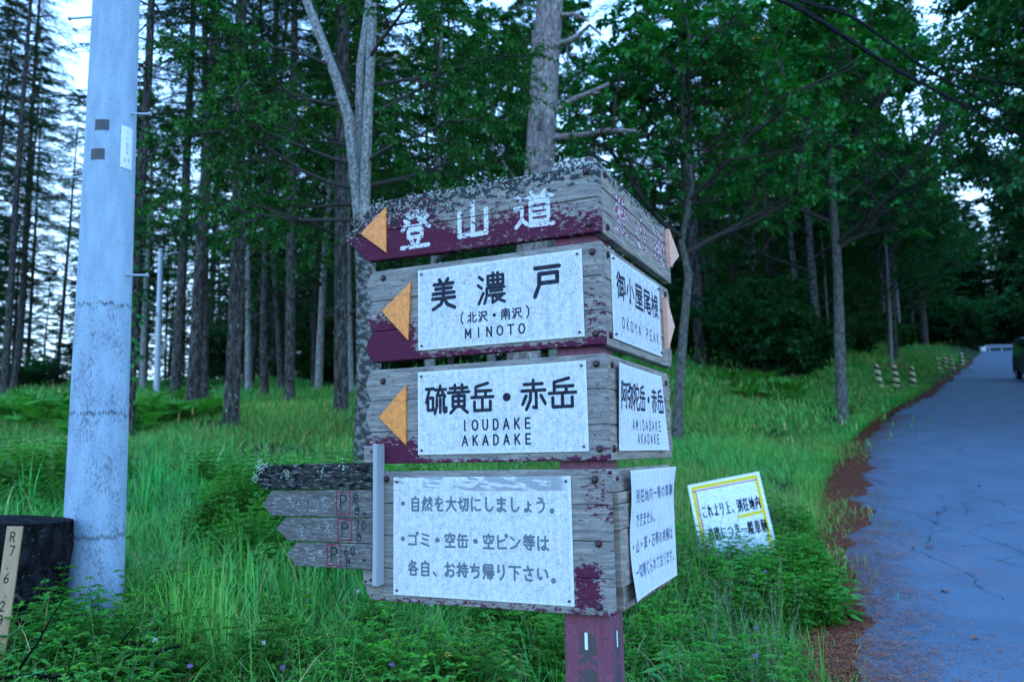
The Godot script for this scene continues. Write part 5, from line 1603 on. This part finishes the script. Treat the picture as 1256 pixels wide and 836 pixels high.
# red paint showing between the flaked white letters of the side board
func repaint(m: StandardMaterial3D, cov: PackedFloat32Array, w: int, h: int) -> StandardMaterial3D:
	var im: Image = m.albedo_texture.get_image()
	var n1 := noise(241, 0.07, 3)
	for y in h:
		for x in w:
			var halo := cov[y * w + clampi(x - 4, 0, w - 1)] + cov[y * w + clampi(x + 4, 0, w - 1)]
			if halo > 0.3 and n1.get_noise_2d(x, y * 1.4) > 0.03:
				im.set_pixel(x, y, im.get_pixel(x, y).lerp(S(0.24, 0.035, 0.055), 0.85))
	m.albedo_texture = ImageTexture.create_from_image(im)
	return m

func build_parking_sign() -> void:
	var corner := W(0.3018, 0, 2.56)
	var basis_l := Basis(Vector3.UP, deg_to_rad(-25.073))
	var base := Vector3(-0.89, -0.449, 0.002)
	var root := thing("parking_sign", corner + basis_l * base, "four small grey arrow boards with red-framed letter P on a pale batten", "parking sign")
	root.basis = basis_l
	var wood := mat(Color(0.36, 0.36, 0.36), 0.85)
	var ppm := 900.0
	var grey := board_mat(0.10, 0.50, 700.0, 251, 1, func(_x, _y): return -0.9, func(_x, _y): return -1.0)
	part("batten", slab(rect_poly(-0.925, -0.449, -0.872, 0.040), 0.032, 0.030, Rect2(-0.95, 0.05, 0.1, 0.5)).mesh(grey), root, -base)
	part("batten_edge", slab(rect_poly(-0.8715, -0.449, -0.854, 0.046), 0.052, 0.050, Rect2(-0.95, 0.05, 0.1, 0.5)).mesh(wood), root, -base)
	var rows := [
		[-0.019, -0.1145, 1.430, -0.078, 1.390, 1.373, "", 0.0, 0.0, "", ""],
		[-0.1165, -0.2135, 1.382, -0.171, 1.336, 1.333, "赤岳山荘", 1.03, 0.97, "泊", "台"],
		[-0.2155, -0.3035, 1.310, -0.261, 1.268, 1.250, "山の小屋", 1.022, 0.962, "70", "台"],
		[-0.3055, -0.3935, 1.258, -0.353, 1.211, 1.209, "美濃戸", 1.068, 1.008, "60", "台"]]
	var kk := 0
	for r in rows:
		var s1: float = r[2] + 0.006
		var wd := s1 - 0.874
		var hg: float = r[0] - r[1]
		var w := int(wd * ppm); var h := int(hg * ppm)
		var white := blank(w, h)
		var ink := blank(w, h)
		var red := blank(w, h)
		var X := func(s: float) -> float: return (s1 - s) * ppm
		if r[6] != "":
			line(white, w, h, r[6], 0.22, (s1 - r[7] - 0.02) / wd, 0.24, 0.82, 3.4, 0.8)
			var a: float = X.call(r[7]); var b: float = X.call(r[8])
			var t := 0.07 * h; var e := 0.90 * h
			for q in [[a, t, b, t], [b, t, b, e], [b, e, a, e], [a, e, a, t]]: stroke(red, w, h, Vector2(q[0], q[1]), Vector2(q[2], q[3]), 2.2)
			glyph(ink, w, h, "P", a + 8, 0.17 * h, b - a - 16, 0.56 * h, 2.6)
			line(ink, w, h, r[9], (b + 8) / w, (b + 8 + 26.0 * r[9].length()) / w, 0.10, 0.48, 2.2, 0.82)
			line(ink, w, h, r[10], (b + 14) / w, (b + 42) / w, 0.54, 0.92, 2.2, 0.9)
		var m := board_mat(wd, hg, ppm, 261 + kk * 10, 1, func(_x, _y): return -0.9, func(x, y): return -0.12 + 0.30 * smoothstep(0.30, 0.05, x) if kk == 0 else -1.0, white, 0.0, 0.36)
		var im: Image = m.albedo_texture.get_image()
		var wn := noise(300 + kk, 0.05, 3)
		for y in h:
			for x in w:
				var c := im.get_pixel(x, y).darkened(0.27 if kk else 0.58)
				var k := y * w + x
				if wn.get_noise_2d(x * 0.4, y * 2.6) > 0.34: c = c.lerp(S(0.40, 0.42, 0.42), 0.5)
				c = c.lerp(S(0.02, 0.02, 0.025), ink[k] * smoothstep(0.4, 0.15, wn.get_noise_2d(x * 3.0, y * 3.0)))
				c = c.lerp(S(0.22, 0.02, 0.045), red[k] * smoothstep(0.35, 0.2, wn.get_noise_2d(x * 2.0 + 90, y * 2.0)))
				im.set_pixel(x, y, c)
		m.albedo_texture = ImageTexture.create_from_image(im)
		var poly := PackedVector2Array([Vector2(-0.874, r[1]), Vector2(-0.874, r[0]), Vector2(-r[4], r[0] - 0.004), Vector2(-r[2], r[3]), Vector2(-r[5], r[1])])
		var o := part("arrow_board", slab(poly, 0.052 + rr(-0.002, 0.001), 0.019, Rect2(-s1, r[0], wd, hg), 0.0025).mesh(m), root, -base)
		o.set_meta("label", "black lichen-covered arrow board" if kk == 0 else "grey arrow board with a red-framed P")
		kk += 1
	for s in [[-0.89, -0.43], [-0.912, -0.438], [-0.905, -0.20], [-0.905, -0.36], [-0.89, 0.02]]:
		bolt(root, s[0] - base.x, s[1] - base.y, 0.0035, "nail", (0.032 if s[1] < -0.4 or s[1] > 0 else 0.052) - base.z)
	var lm := MB.new()
	for s in [[-1.375, -0.022, 0.03, 260, 0.016], [-1.41, -0.07, 0.02, 110, 0.008], [-1.26, -0.06, 0.022, 120, 0.006], [-0.99, -0.03, 0.02, 60, 0.004], [-1.1, -0.05, 0.03, 60, 0.003]]:
		for k in int(s[3] * 0.25):
			lm.col = Color(0.36, 0.44, 0.31).lerp(Color(0.50, 0.56, 0.46), rng.randf())
			var p: Vector3 = Vector3(s[0] + rng.randfn() * s[2] * 0.5, s[1] + rng.randfn() * s[2] * 0.45, 0.052 + s[4] * rng.randf()) - base
			lm.leaf(p, Vector3(rr(-1, 1), rr(-1, 1), rr(0, 0.7)).normalized(), Vector3(rr(-0.3, 0.3), rr(-0.3, 0.3), 1).normalized(), rr(0.004, 0.010), rr(0.003, 0.006), 0.2, -0.2)
	var lo := part("lichen", lm.mesh(M.stalk), root)
	lo.set_meta("kind", "stuff")

# ---------------------------------------------------------------- concrete pole and what stands by it
func build_utility_pole() -> void:
	var at := on_ground(-2.69, 5.2)
	var root := thing("utility_pole", at, "thick pale concrete utility pole with step bolts and a small number plate", "utility pole")
	root.rotation.z = 0.012
	# speckled, stained concrete
	var w := 512; var h := 1400
	var hm := 9.0
	var n1 := noise(401, 0.02, 4); var n2 := noise(402, 0.09, 3); var n3 := noise(403, 0.28, 2)
	var b := PackedByteArray(); b.resize(w * h * 3)
	var H := func(rel: float) -> float: return (hm - (rel + EYE - at.y)) / hm * h
	var seams := [H.call(1.02), H.call(0.31)]
	var slab_low: float = H.call(-0.42)
	for y in h:
		for x in w:
			var a := n1.get_noise_2d(x, y * 0.8)
			var c := S(0.28, 0.36, 0.44).lerp(S(0.345, 0.445, 0.52), clampf(0.5 + a + 0.3 * n2.get_noise_2d(x * 1.5, y * 0.3), 0, 1))
			var low := smoothstep(H.call(1.1), H.call(0.9), y)
			c = c.lerp(S(0.10, 0.115, 0.13), low * 0.6 * smoothstep(0.22, 0.42, n2.get_noise_2d(x * 1.6 + 200, y * 1.6) * 0.7 + n1.get_noise_2d(x * 0.7 + 90, y) * 0.6 + 0.5 * n3.get_noise_2d(x, y)))
			c = c.lerp(S(0.10, 0.11, 0.12), 0.55 * smoothstep(0.46, 0.6, n3.get_noise_2d(x + 50, y)))
			for s in seams:
				var dy: float = absf(y - s - 5.0 * n2.get_noise_2d(x * 0.4, s))
				c = c.lerp(S(0.08, 0.09, 0.10), 0.85 * smoothstep(2.2, 0.8, dy) * smoothstep(-0.2, 0.1, n3.get_noise_2d(x * 0.4, s)))
			if y > slab_low: c = c.lerp(S(0.12, 0.13, 0.14), 0.7 * smoothstep(2.5, 1.0, absf(y - slab_low - 6.0 - 4.0 * n2.get_noise_2d(x * 0.6, 7.0))))
			put(b, (y * w + x) * 3, c)
	var cm := StandardMaterial3D.new()
	cm.albedo_texture = tex_from(b, w, h)
	cm.roughness = 0.85
	cm.metallic_specular = 0.15
	var mb := MB.new()
	var n := 40
	for k in 2:
		var y := -0.4 if k == 0 else hm
		var r := 0.184 - 0.0082 * (y + 0.0)
		for s in n + 1:
			var a := TAU * (s % n) / n
			mb.vert(Vector3(cos(a) * r, y, sin(a) * r), Vector3(cos(a), 0, sin(a)), Vector2(float(s) / n, 1.0 - y / hm))
	for s in n: mb.i.append_array(PackedInt32Array([s, s + 1, s + n + 1, s + 1, s + n + 2, s + n + 1]))
	part("pole_shaft", mb.mesh(cm), root)
	# step bolts
	for s in [[3.08, -1, 0.16], [2.36, 1, 0.13], [1.92, -1, 0.13], [1.23, 1, 0.14]]:
		if s[2] == 0.0: continue
		var y: float = s[0] + EYE - at.y
		var r: float = 0.184 - 0.0082 * y
		var st := MB.new()
		var sg: float = s[1]
		var az := 0.35
		st.tube(PackedVector3Array([Vector3(sg * (r - 0.03), y, az * 0.1), Vector3(sg * (r + s[2]), y - 0.008, az * 0.1)]), PackedFloat32Array([0.008, 0.008]), 8)
		st.tube(PackedVector3Array([Vector3(sg * (r + s[2] - 0.012), y - 0.008, az * 0.1), Vector3(sg * (r + s[2]), y - 0.008, az * 0.1)]), PackedFloat32Array([0.015, 0.015]), 6)
		part("step_bolt", st.mesh(M.steel), root)
	# number plate and old tape, bent round the shaft
	var bent := func(a0: float, a1: float, y0: float, y1: float, m: Material, off: float) -> ArrayMesh:
		var q := MB.new()
		for k in 9:
			var a := lerpf(a0, a1, k / 8.0)
			for yy in [y1, y0]:
				var r: float = 0.184 - 0.0082 * yy + off
				q.vert(Vector3(sin(a) * r, yy, cos(a) * r), Vector3(sin(a), 0, cos(a)), Vector2(k / 8.0, 0.0 if yy == y1 else 1.0))
		for k in 8: q.i.append_array(PackedInt32Array([k * 2, k * 2 + 2, k * 2 + 1, k * 2 + 1, k * 2 + 2, k * 2 + 3]))
		return q.mesh(m)
	var Y := func(rel: float) -> float: return rel + EYE - at.y
	var cov := blank(100, 340)
	line(cov, 100, 340, "64", 0.2, 0.85, 0.74, 0.86, 2.4, 0.75)
	var ids := "808"
	for k in 3: glyph(cov, 100, 340, ids[k], 40, 130 + k * 34, 26, 26, 2.4)
	glyph(cov, 100, 340, "ン", 40, 80, 28, 30, 2.0)
	for s in [[50, 40], [50, 322]]: stroke(cov, 100, 340, Vector2(s[0], s[1]), Vector2(s[0] + 0.1, s[1]), 5.0)
	var tb := PackedByteArray(); tb.resize(100 * 340 * 3)
	for y in 340:
		for x in 100:
			put(tb, (y * 100 + x) * 3, S(0.74, 0.76, 0.74).lerp(S(0.12, 0.14, 0.16), 0.75 * cov[y * 100 + x]).lerp(S(0.45, 0.47, 0.48), 0.6 * smoothstep(0.2, 0.4, n3.get_noise_2d(x * 0.6, y * 0.6))))
	var pm := StandardMaterial3D.new()
	pm.albedo_texture = tex_from(tb, 100, 340); pm.roughness = 0.4; pm.texture_repeat = false
	var np := part("number_plate", bent.call(0.86, 1.42, Y.call(1.955), Y.call(2.25), pm, 0.004), root)
	np.set_meta("label", "small pale number plate bent round the pole")
	for s in [[-0.17, 0.40, 2.195, 2.270], [-0.30, 0.28, 1.99, 2.065]]:
		var t := part("tape_scrap", bent.call(s[0], s[1], Y.call(s[2]), Y.call(s[3]), speckled(Color(0.022, 0.026, 0.03), Color(0.16, 0.17, 0.18), 411 + int(s[2] * 10)), 0.002), root)
		t.set_meta("label", "torn black square of old tape")

	# stump, stake and dead branches at its foot
	at = on_ground(-3.0, 4.75)
	root = thing("tree_stump", at, "old black charred tree stump in the weeds next to the concrete pole", "stump")
	mb = MB.new()
	mb.tube(PackedVector3Array([Vector3(0, -0.2, 0), Vector3(0, 0.2, 0), Vector3(0.01, 0.5, 0), Vector3(0.02, 0.66, 0)]), PackedFloat32Array([0.40, 0.35, 0.335, 0.32]), 34, 0.8, 3.0, true, 0.09)
	var sm: StandardMaterial3D = M.bark.duplicate()
	sm.albedo_color = Color(0.5, 0.52, 0.56)
	part("stump_wood", mb.mesh(sm), root)
	var p0 := W(-2.53, -1.35, 4.0)
	p0.y = ground(-2.53, 4.0)
	root = thing("wooden_stake", p0, "fresh pale wooden stake with a handwritten date, stuck in the weeds by the stump", "stake")
	var wb := PackedByteArray(); wb.resize(60 * 700 * 3)
	var ink := blank(60, 700)
	var hand := "R7.6.29"
	for k in hand.length(): glyph(ink, 60, 700, hand[k], 14 + 5 * sin(k * 2.0), 18 + k * 46, 26, 34, 2.2)
	for k in 4: glyph(ink, 60, 700, ["よ", "り", "山", "下"][k], 10, 350 + k * 52, 34, 40, 2.2)
	for y in 700:
		for x in 60:
			var g := n2.get_noise_2d(x * 2.2, y * 0.12)
			put(wb, (y * 60 + x) * 3, S(0.50, 0.33, 0.19).lerp(S(0.40, 0.24, 0.13), clampf(0.5 + g, 0, 1)).lerp(S(0.02, 0.02, 0.02), ink[y * 60 + x]))
	var wm := StandardMaterial3D.new()
	wm.metallic_specular = 0.15
	wm.albedo_texture = tex_from(wb, 60, 700); wm.roughness = 0.75
	var sh := part("stake_board", slab(rect_poly(-0.034, -0.2, 0.034, 0.84), 0.012, 0.024, Rect2(-0.034, 0.84, 0.068, 1.0), 0.002).mesh(wm), root)
	sh.rotation = Vector3(-0.05, 0.35, -0.055)
	for k in 3:
		var q := W([-2.62, -2.42, -2.50][k], 0, [3.85, 3.95, 4.1][k])
		q.y = ground(q.x, -q.z)
		var bm := MB.new()
		var pts := path(Vector3(0, -0.1, 0), [Vector3(0.5, 1.0, 0.1), Vector3(0.9, 0.9, -0.2), Vector3(-0.3, 1.1, 0.2)][k], [0.75, 0.85, 0.6][k], 9, 0.28, Vector3(0.8, -0.5, 0.1))
		bm.tube(pts, taper(10, 0.017, 0.006), 7, 1.0, 1.0, true, 0.2)
		for j in [3, 5, 6]:
			bm.tube(path(pts[j], Vector3(rr(-0.6, 1), rr(0, 1), rr(-0.5, 0.5)), rr(0.2, 0.4), 5, 0.25, Vector3(0.4, 0, 0)), taper(6, 0.008, 0.003), 5)
		var bo := part(numbered("dead_branch"), bm.mesh(sm), self, q)
		tag(bo, "black crooked dead branch arching out of the weeds in front of the stake", "branch", "dead branches by the stake")

# ---------------------------------------------------------------- things along the road
func build_roadside() -> void:
	# overhead cables
	for c in [[[W(-0.6, 1.9, 2.2), W(0.9, 2.75, 4.0), W(2.03, 3.32, 5.5), W(2.71, 3.73, 6.5), W(4.42, 4.23, 8.5), W(6.63, 4.91, 11.0), W(9.42, 5.64, 14.0), W(14.5, 7.2, 19.5), W(22.0, 9.9, 27.0)], 0.026, "thick twisted black overhead cable crossing above the road"],
			[[W(-0.2, 2.6, 2.6), W(1.2, 3.1, 4.4), W(2.35, 3.62, 6.0), W(3.23, 4.04, 7.0), W(4.3, 4.42, 8.3), W(5.74, 4.88, 10.0), W(9.54, 5.88, 14.0), W(14.6, 7.5, 19.5), W(22.0, 10.1, 27.0)], 0.020, "thinner black overhead cable running above the thick one"]]:
		var cur := Curve3D.new()
		var pts: Array = c[0]
		for k in range(1, pts.size()):
			var tg: Vector3 = (pts[mini(k + 1, pts.size() - 1)] - pts[maxi(k - 1, 0)]) * 0.16
			cur.add_point(pts[k], -tg, tg)
		var root := thing("overhead_cable", pts[1], c[2], "cable")
		for st in 2:
			var q := PackedVector3Array()
			var ln := cur.get_baked_length()
			var m := int(ln / 0.1)
			for k in m:
				var p := cur.sample_baked(ln * k / m)
				var a := k * 0.55 + st * PI
				q.append(p + Vector3(cos(a) * 0.3, sin(a), cos(a) * -0.3) * c[1] * 0.55 - root.position)
			var mb := MB.new()
			mb.tube(q, taper(q.size(), c[1] * 0.62, c[1] * 0.62), 6)
			part("strand", mb.mesh(M.black), root)

	# fallen notice board in the weeds
	var w := 480; var h := 480
	var red := blank(w, h); var yel := blank(w, h); var ink := blank(w, h)
	for q in [[30, 26, 452, 26], [452, 26, 452, 452], [30, 26, 30, 452]]: stroke(yel, w, h, Vector2(q[0], q[1]), Vector2(q[2], q[3]), 10.0)
	stroke(red, w, h, Vector2(30, 44), Vector2(452, 44), 3.0)
	stroke(red, w, h, Vector2(46, 44), Vector2(46, 452), 3.0)
	stroke(yel, w, h, Vector2(290, 236), Vector2(440, 228), 9.0)
	line(ink, w, h, "これより上、別荘地内", 0.12, 0.93, 0.28, 0.44, 3.6, 0.86)
	line(ink, w, h, "道路につき一般車輌", 0.14, 0.95, 0.56, 0.72, 3.8, 0.86)
	var nb := noise(501, 0.02, 4)
	var b := PackedByteArray(); b.resize(w * h * 3)
	for y in h:
		for x in w:
			var k := y * w + x
			var c := S(0.78, 0.79, 0.80).lerp(S(0.62, 0.64, 0.66), clampf(0.4 + nb.get_noise_2d(x, y * 2), 0, 1))
			c = c.lerp(S(0.72, 0.52, 0.02), yel[k] * 0.95).lerp(S(0.45, 0.03, 0.03), red[k]).lerp(S(0.015, 0.015, 0.02), ink[k])
			put(b, k * 3, c)
	var pm := StandardMaterial3D.new()
	pm.albedo_texture = tex_from(b, w, h); pm.roughness = 0.6; pm.metallic_specular = 0.15; pm.texture_repeat = false
	var mid := W(1.86, -0.62, 7.0)
	var sg := thing("notice_board", Vector3(mid.x, ground(mid.x, 7.0), mid.z), "white notice board with yellow border leaning crooked in the roadside weeds", "notice board")
	var face := part("board_panel", slab(rect_poly(-0.315, -0.36, 0.315, 0.36), 0.0, 0.018, Rect2(-0.315, 0.36, 0.63, 0.72), 0.002).mesh(pm), sg, mid - sg.position + Vector3(0, 0.03, 0))
	face.rotation = Vector3(-0.25, -0.40, 0.19)
	var fm := mat(Color(0.05, 0.05, 0.055), 0.6)
	for s in [-0.27, 0.27]:
		var lg := MB.new()
		lg.tube(PackedVector3Array([Vector3(s, 0.30, -0.035), Vector3(s, -0.25, -0.18), Vector3(s, -0.62, -0.28)]), taper(3, 0.015, 0.015), 6)
		part("support_leg", lg.mesh(fm), sg, face.position).rotation = face.rotation

	# striped bollards
	var bw := 96; var bh := 256
	var sb := PackedByteArray(); sb.resize(bw * bh * 3)
	var sn := noise(511, 0.05, 3)
	for y in bh:
		for x in bw:
			var t := fposmod(y / float(bh) * 3.4 + x / float(bw) + 0.1, 1.0)
			var c := S(0.62, 0.55, 0.28) if t < 0.52 else S(0.02, 0.022, 0.026)
			put(sb, (y * bw + x) * 3, c.lerp(S(0.2, 0.19, 0.16), 0.35 * smoothstep(0.1, 0.4, sn.get_noise_2d(x, y))))
	var stripe := StandardMaterial3D.new()
	stripe.albedo_texture = tex_from(sb, bw, bh); stripe.roughness = 0.7; stripe.metallic_specular = 0.1
	var pole := MB.new()
	var prof := [[0.16, -0.05], [0.155, 0.0], [0.14, 0.10], [0.115, 0.35], [0.09, 0.60], [0.075, 0.70], [0.06, 0.76], [0.03, 0.79], [0.005, 0.80]]
	for k in prof.size():
		for s in 17:
			var a := TAU * (s % 16) / 16
			pole.vert(Vector3(cos(a) * prof[k][0], prof[k][1], sin(a) * prof[k][0]), Vector3(cos(a), 0.25 if k < 5 else 1.0, sin(a)).normalized(), Vector2(s / 16.0, 1.0 - prof[k][1] / 0.8))
	for k in prof.size() - 1:
		for s in 16:
			var q := k * 17 + s
			pole.i.append_array(PackedInt32Array([q, q + 1, q + 17, q + 1, q + 18, q + 17]))
	var pmesh := pole.mesh(stripe)
	var tops := []
	var spots := [[12.09, 26.2, 0], [13.51, 28.0, 0], [14.75, 29.3, 0], [22.6, 42.0, 1], [24.3, 44.4, 1], [25.8, 46.4, 1], [29.9, 52.6, 2], [31.4, 55.2, 2]]
	for k in spots.size():
		var s: Array = spots[k]
		var x := minf(s[0], edge(s[1]) - 0.2)
		var at := on_ground(x, s[1])
		var root := thing("striped_bollard", at, ["black and cream striped bollard of the roped set of three on the verge", "black and cream striped bollard of the unroped set of three further up the road", "small striped bollard at the far bend of the road"][s[2]], "bollard", ["roped bollards", "unroped bollards up the road", "bollards at the bend"][s[2]])
		part("bollard_body", pmesh, root)
		var ey := MB.new()
		ey.tube(PackedVector3Array([Vector3(0, 0.78, 0), Vector3(0, 0.83, 0)]), PackedFloat32Array([0.02, 0.016]), 8)
		part("rope_eye", ey.mesh(M.steel), root)
		root.rotation = Vector3(rr(-0.05, 0.05), rng.randf() * TAU, rr(-0.05, 0.05))
		if s[2] == 0: tops.append(at + Vector3(0, 0.80, 0))
	var rope := thing("rope", tops[0], "orange-brown rope slung between the nearest three striped bollards", "rope")
	for k in 2:
		var q := PackedVector3Array()
		for j in 9:
			var t := j / 8.0
			q.append(tops[k].lerp(tops[k + 1], t) - Vector3(0, 0.22 * t * (1.0 - t), 0) - rope.position)
		var mb := MB.new()
		mb.tube(q, taper(9, 0.012, 0.012), 6)
		part("rope_span", mb.mesh(mat(Color(0.30, 0.10, 0.04), 0.9)), rope)

	build_van()

	# thin grey lamp pole in the grove
	var at := on_ground(-9.97, 22.2)
	var lp := thing("metal_pole", at, "thin pale grey metal pole with a short arm, standing among the trunks", "pole")
	var grey := mat(Color(0.36, 0.42, 0.46), 0.5, 0.2)
	var mb := MB.new()
	mb.tube(PackedVector3Array([Vector3(0, -0.3, 0), Vector3(-0.03, 2.2, 0), Vector3(-0.06, 4.35, 0)]), PackedFloat32Array([0.09, 0.08, 0.065]), 14)
	part("shaft", mb.mesh(grey), lp)
	mb = MB.new()
	mb.tube(PackedVector3Array([Vector3(-0.06, 4.1, 0), Vector3(0.25, 4.2, 0.05), Vector3(0.5, 4.22, 0.05)]), PackedFloat32Array([0.022, 0.02, 0.018]), 8)
	part("arm", mb.mesh(grey), lp)
	mb = MB.new()
	mb.tube(PackedVector3Array([Vector3(-0.03, 2.45, 0.08), Vector3(-0.4, 2.42, 0.1)]), PackedFloat32Array([0.018, 0.018]), 8)
	part("arm", mb.mesh(M.rust), lp)
	mb = MB.new()
	mb.tube(PackedVector3Array([Vector3(0.0, 1.2, 0.03), Vector3(0.18, 1.45, 0.03), Vector3(0.24, 1.75, 0.03)]), PackedFloat32Array([0.02, 0.02, 0.016]), 8)
	part("stay", mb.mesh(grey), lp)

	# little car far behind the grove
	at = on_ground(-12.05, 45.0)
	var car := thing("parked_car", at, "small white car with red rear lamps parked far behind the trunks", "car")
	car.rotation.y = 0.3
	var white := mat(Color(0.62, 0.64, 0.66), 0.35)
	mb = MB.new(); mb.box(Vector3(-0.72, 0.22, -1.6), Vector3(0.72, 0.85, 1.6), 0.09); part("body", mb.mesh(white), car)
	mb = MB.new(); mb.box(Vector3(-0.64, 0.84, -0.9), Vector3(0.64, 1.45, 1.4), 0.13); part("cabin", mb.mesh(mat(Color(0.02, 0.025, 0.03), 0.15)), car)
	mb = MB.new(); mb.box(Vector3(-0.60, 1.42, -0.8), Vector3(0.60, 1.50, 1.3), 0.03); part("roof", mb.mesh(white), car)
	for s in [-0.58, 0.58]:
		mb = MB.new(); mb.box(Vector3(s - 0.11, 0.45, 1.58), Vector3(s + 0.11, 0.80, 1.63), 0.02)
		part("rear_lamp", mb.mesh(mat(Color(0.75, 0.04, 0.02), 0.3)), car)
		for z in [-1.0, 1.0]: wheel(car, Vector3(s * 1.15, 0.28, z), 0.28)
	mb = MB.new(); mb.box(Vector3(-0.35, 0.24, 1.59), Vector3(0.35, 0.40, 1.66), 0.02)
	part("bumper", mb.mesh(mat(Color(0.75, 0.07, 0.03), 0.5)), car)

	# barrier at the far bend
	at = on_ground(edge(86.0) + 0.5, 86.0)
	var bar := thing("roadside_barrier", at, "pale barrier rail with a white box at the far bend of the road", "barrier")
	mb = MB.new(); mb.box(Vector3(0, 0.45, -0.05), Vector3(3.4, 0.85, 0.05), 0.02); part("rail", mb.mesh(mat(Color(0.22, 0.26, 0.30), 0.6)), bar)
	for k in 3:
		mb = MB.new(); mb.box(Vector3(0.4 + 1.3 * k, -0.3, -0.05), Vector3(0.5 + 1.3 * k, 0.5, 0.05), 0.01); part("post", mb.mesh(M.steel), bar)
	mb = MB.new(); mb.box(Vector3(-0.55, 0.1, -0.2), Vector3(0.02, 0.62, 0.2), 0.03); part("box", mb.mesh(mat(Color(0.7, 0.72, 0.74), 0.5)), bar)

	# log in the grass of the grove
	at = on_ground(-2.0, 12.0)
	mb = MB.new()
	mb.tube(path(Vector3(-0.5, 0.10, 0), Vector3(1, 0.12, 0.2), 1.1, 6, 0.06, Vector3.ZERO), taper(7, 0.06, 0.03), 9, 1.0, 1.0, true, 0.12)
	var lg := part("fallen_log", mb.mesh(M.bark), self, at)
	tag(lg, "dark fallen branch lying in the grass near the forked birch", "log")

func wheel(parent: Node3D, at: Vector3, r: float) -> void:
	var o := Node3D.new()
	o.name = "wheel"; o.position = at
	parent.add_child(o, true)
	var mb := MB.new()
	mb.tube(PackedVector3Array([Vector3(-0.09, 0, 0), Vector3(-0.07, 0, 0), Vector3(0.07, 0, 0), Vector3(0.09, 0, 0)]), PackedFloat32Array([r * 0.92, r, r, r * 0.92]), 20)
	part("tyre", mb.mesh(M.black), o)
	mb = MB.new()
	mb.tube(PackedVector3Array([Vector3(-0.095, 0, 0), Vector3(0.095, 0, 0)]), PackedFloat32Array([r * 0.6, r * 0.6]), 16)
	part("rim", mb.mesh(M.steel), o)

# a dark van seen from the front, half in the picture
func build_van() -> void:
	var d := 32.6
	var x := 21.95
	var at := Vector3(x, road_h(d) + 0.03, -d)
	var van := thing("van", at, "dark blue-grey van with pale lamps stopped on the road", "van")
	van.basis = Basis(Vector3.UP, -0.42) * Basis(Vector3.RIGHT, 0.12)
	var paint := mat(Color(0.045, 0.048, 0.055), 0.45)
	paint.metallic_specular = 0.25
	var glass := mat(Color(0.012, 0.016, 0.02), 0.06)
	# side profile (z forward towards us is +), lofted across the width with the flanks drawn in above
	var prof := [Vector2(2.15, 0.32), Vector2(2.22, 0.62), Vector2(2.14, 0.92), Vector2(1.95, 1.08), Vector2(1.25, 1.62), Vector2(0.9, 1.80), Vector2(-0.6, 1.86), Vector2(-1.9, 1.80), Vector2(-2.15, 1.45), Vector2(-2.22, 0.8), Vector2(-2.18, 0.32)]
	var mb := MB.new()
	var across := [-0.86, -0.80, 0.0, 0.80, 0.86]
	var ring := func(u: float, k: int) -> Vector3:
		var p: Vector2 = prof[k]
		var nar := 1.0 - 0.10 * smoothstep(1.0, 1.85, p.y)
		var edge_in := 0.06 if absf(u) > 0.85 else 0.0
		return Vector3(u * nar, p.y - edge_in * smoothstep(0.9, 1.8, p.y), p.x * (1.0 - edge_in * 0.4))
	for k in prof.size() - 1:
		for a in 4:
			mb.quad(ring.call(across[a], k), ring.call(across[a], k + 1), ring.call(across[a + 1], k + 1), ring.call(across[a + 1], k))
	for u in [-0.86, 0.86]:
		for k in prof.size() - 2:
			var c: Vector3 = Vector3(u, 0.34, 0)
			if u < 0: mb.tri(c, ring.call(u, k + 1), ring.call(u, k))
			else: mb.tri(c, ring.call(u, k), ring.call(u, k + 1))
	part("body", mb.mesh(paint), van)
	mb = MB.new()
	mb.quad(Vector3(-0.70, 1.12, 1.94), Vector3(-0.64, 1.62, 1.30), Vector3(0.64, 1.62, 1.30), Vector3(0.70, 1.12, 1.94))
	part("windscreen", mb.mesh(glass), van)
	for u in [-1.0, 1.0]:
		for z in [[0.1, 1.0], [-0.95, 0.0], [-1.9, -1.05]]:
			mb = MB.new()
			mb.quad(Vector3(u * 0.872, 1.08, z[0]), Vector3(u * 0.815, 1.62, z[0]), Vector3(u * 0.815, 1.62, minf(z[1], 0.95)), Vector3(u * 0.872, 1.08, z[1]))
			part("side_window", mb.mesh(glass), van)
		mb = MB.new(); mb.box(Vector3(u * 0.66 - 0.17, 0.76, 2.10), Vector3(u * 0.66 + 0.17, 1.0, 2.30), 0.03)
		part("headlight", mb.mesh(mat(Color(0.75, 0.80, 0.85), 0.1)), van)
		mb = MB.new(); mb.box(Vector3(u * 0.64 - 0.15, 0.40, 2.16), Vector3(u * 0.64 + 0.15, 0.50, 2.32), 0.02)
		part("fog_lamp", mb.mesh(mat(Color(0.62, 0.68, 0.74), 0.15)), van)
		mb = MB.new(); mb.box(Vector3(u * 0.98 - 0.09, 1.12, 1.15), Vector3(u * 0.98 + 0.09, 1.32, 1.25), 0.03)
		part("mirror", mb.mesh(paint), van)
		for z in [-1.35, 1.35]: wheel(van, Vector3(u * 0.78, 0.31, z), 0.31)
	mb = MB.new(); mb.box(Vector3(-0.84, 0.30, 2.10), Vector3(0.84, 0.58, 2.24), 0.05); part("bumper", mb.mesh(paint), van)
	mb = MB.new(); mb.box(Vector3(-0.45, 0.70, 2.20), Vector3(0.45, 0.88, 2.25), 0.02); part("grille", mb.mesh(M.steel), van)
	mb = MB.new(); mb.box(Vector3(-0.17, 0.50, 2.24), Vector3(0.17, 0.66, 2.26), 0.004); part("number_plate", mb.mesh(mat(Color(0.7, 0.7, 0.7), 0.5)), van)
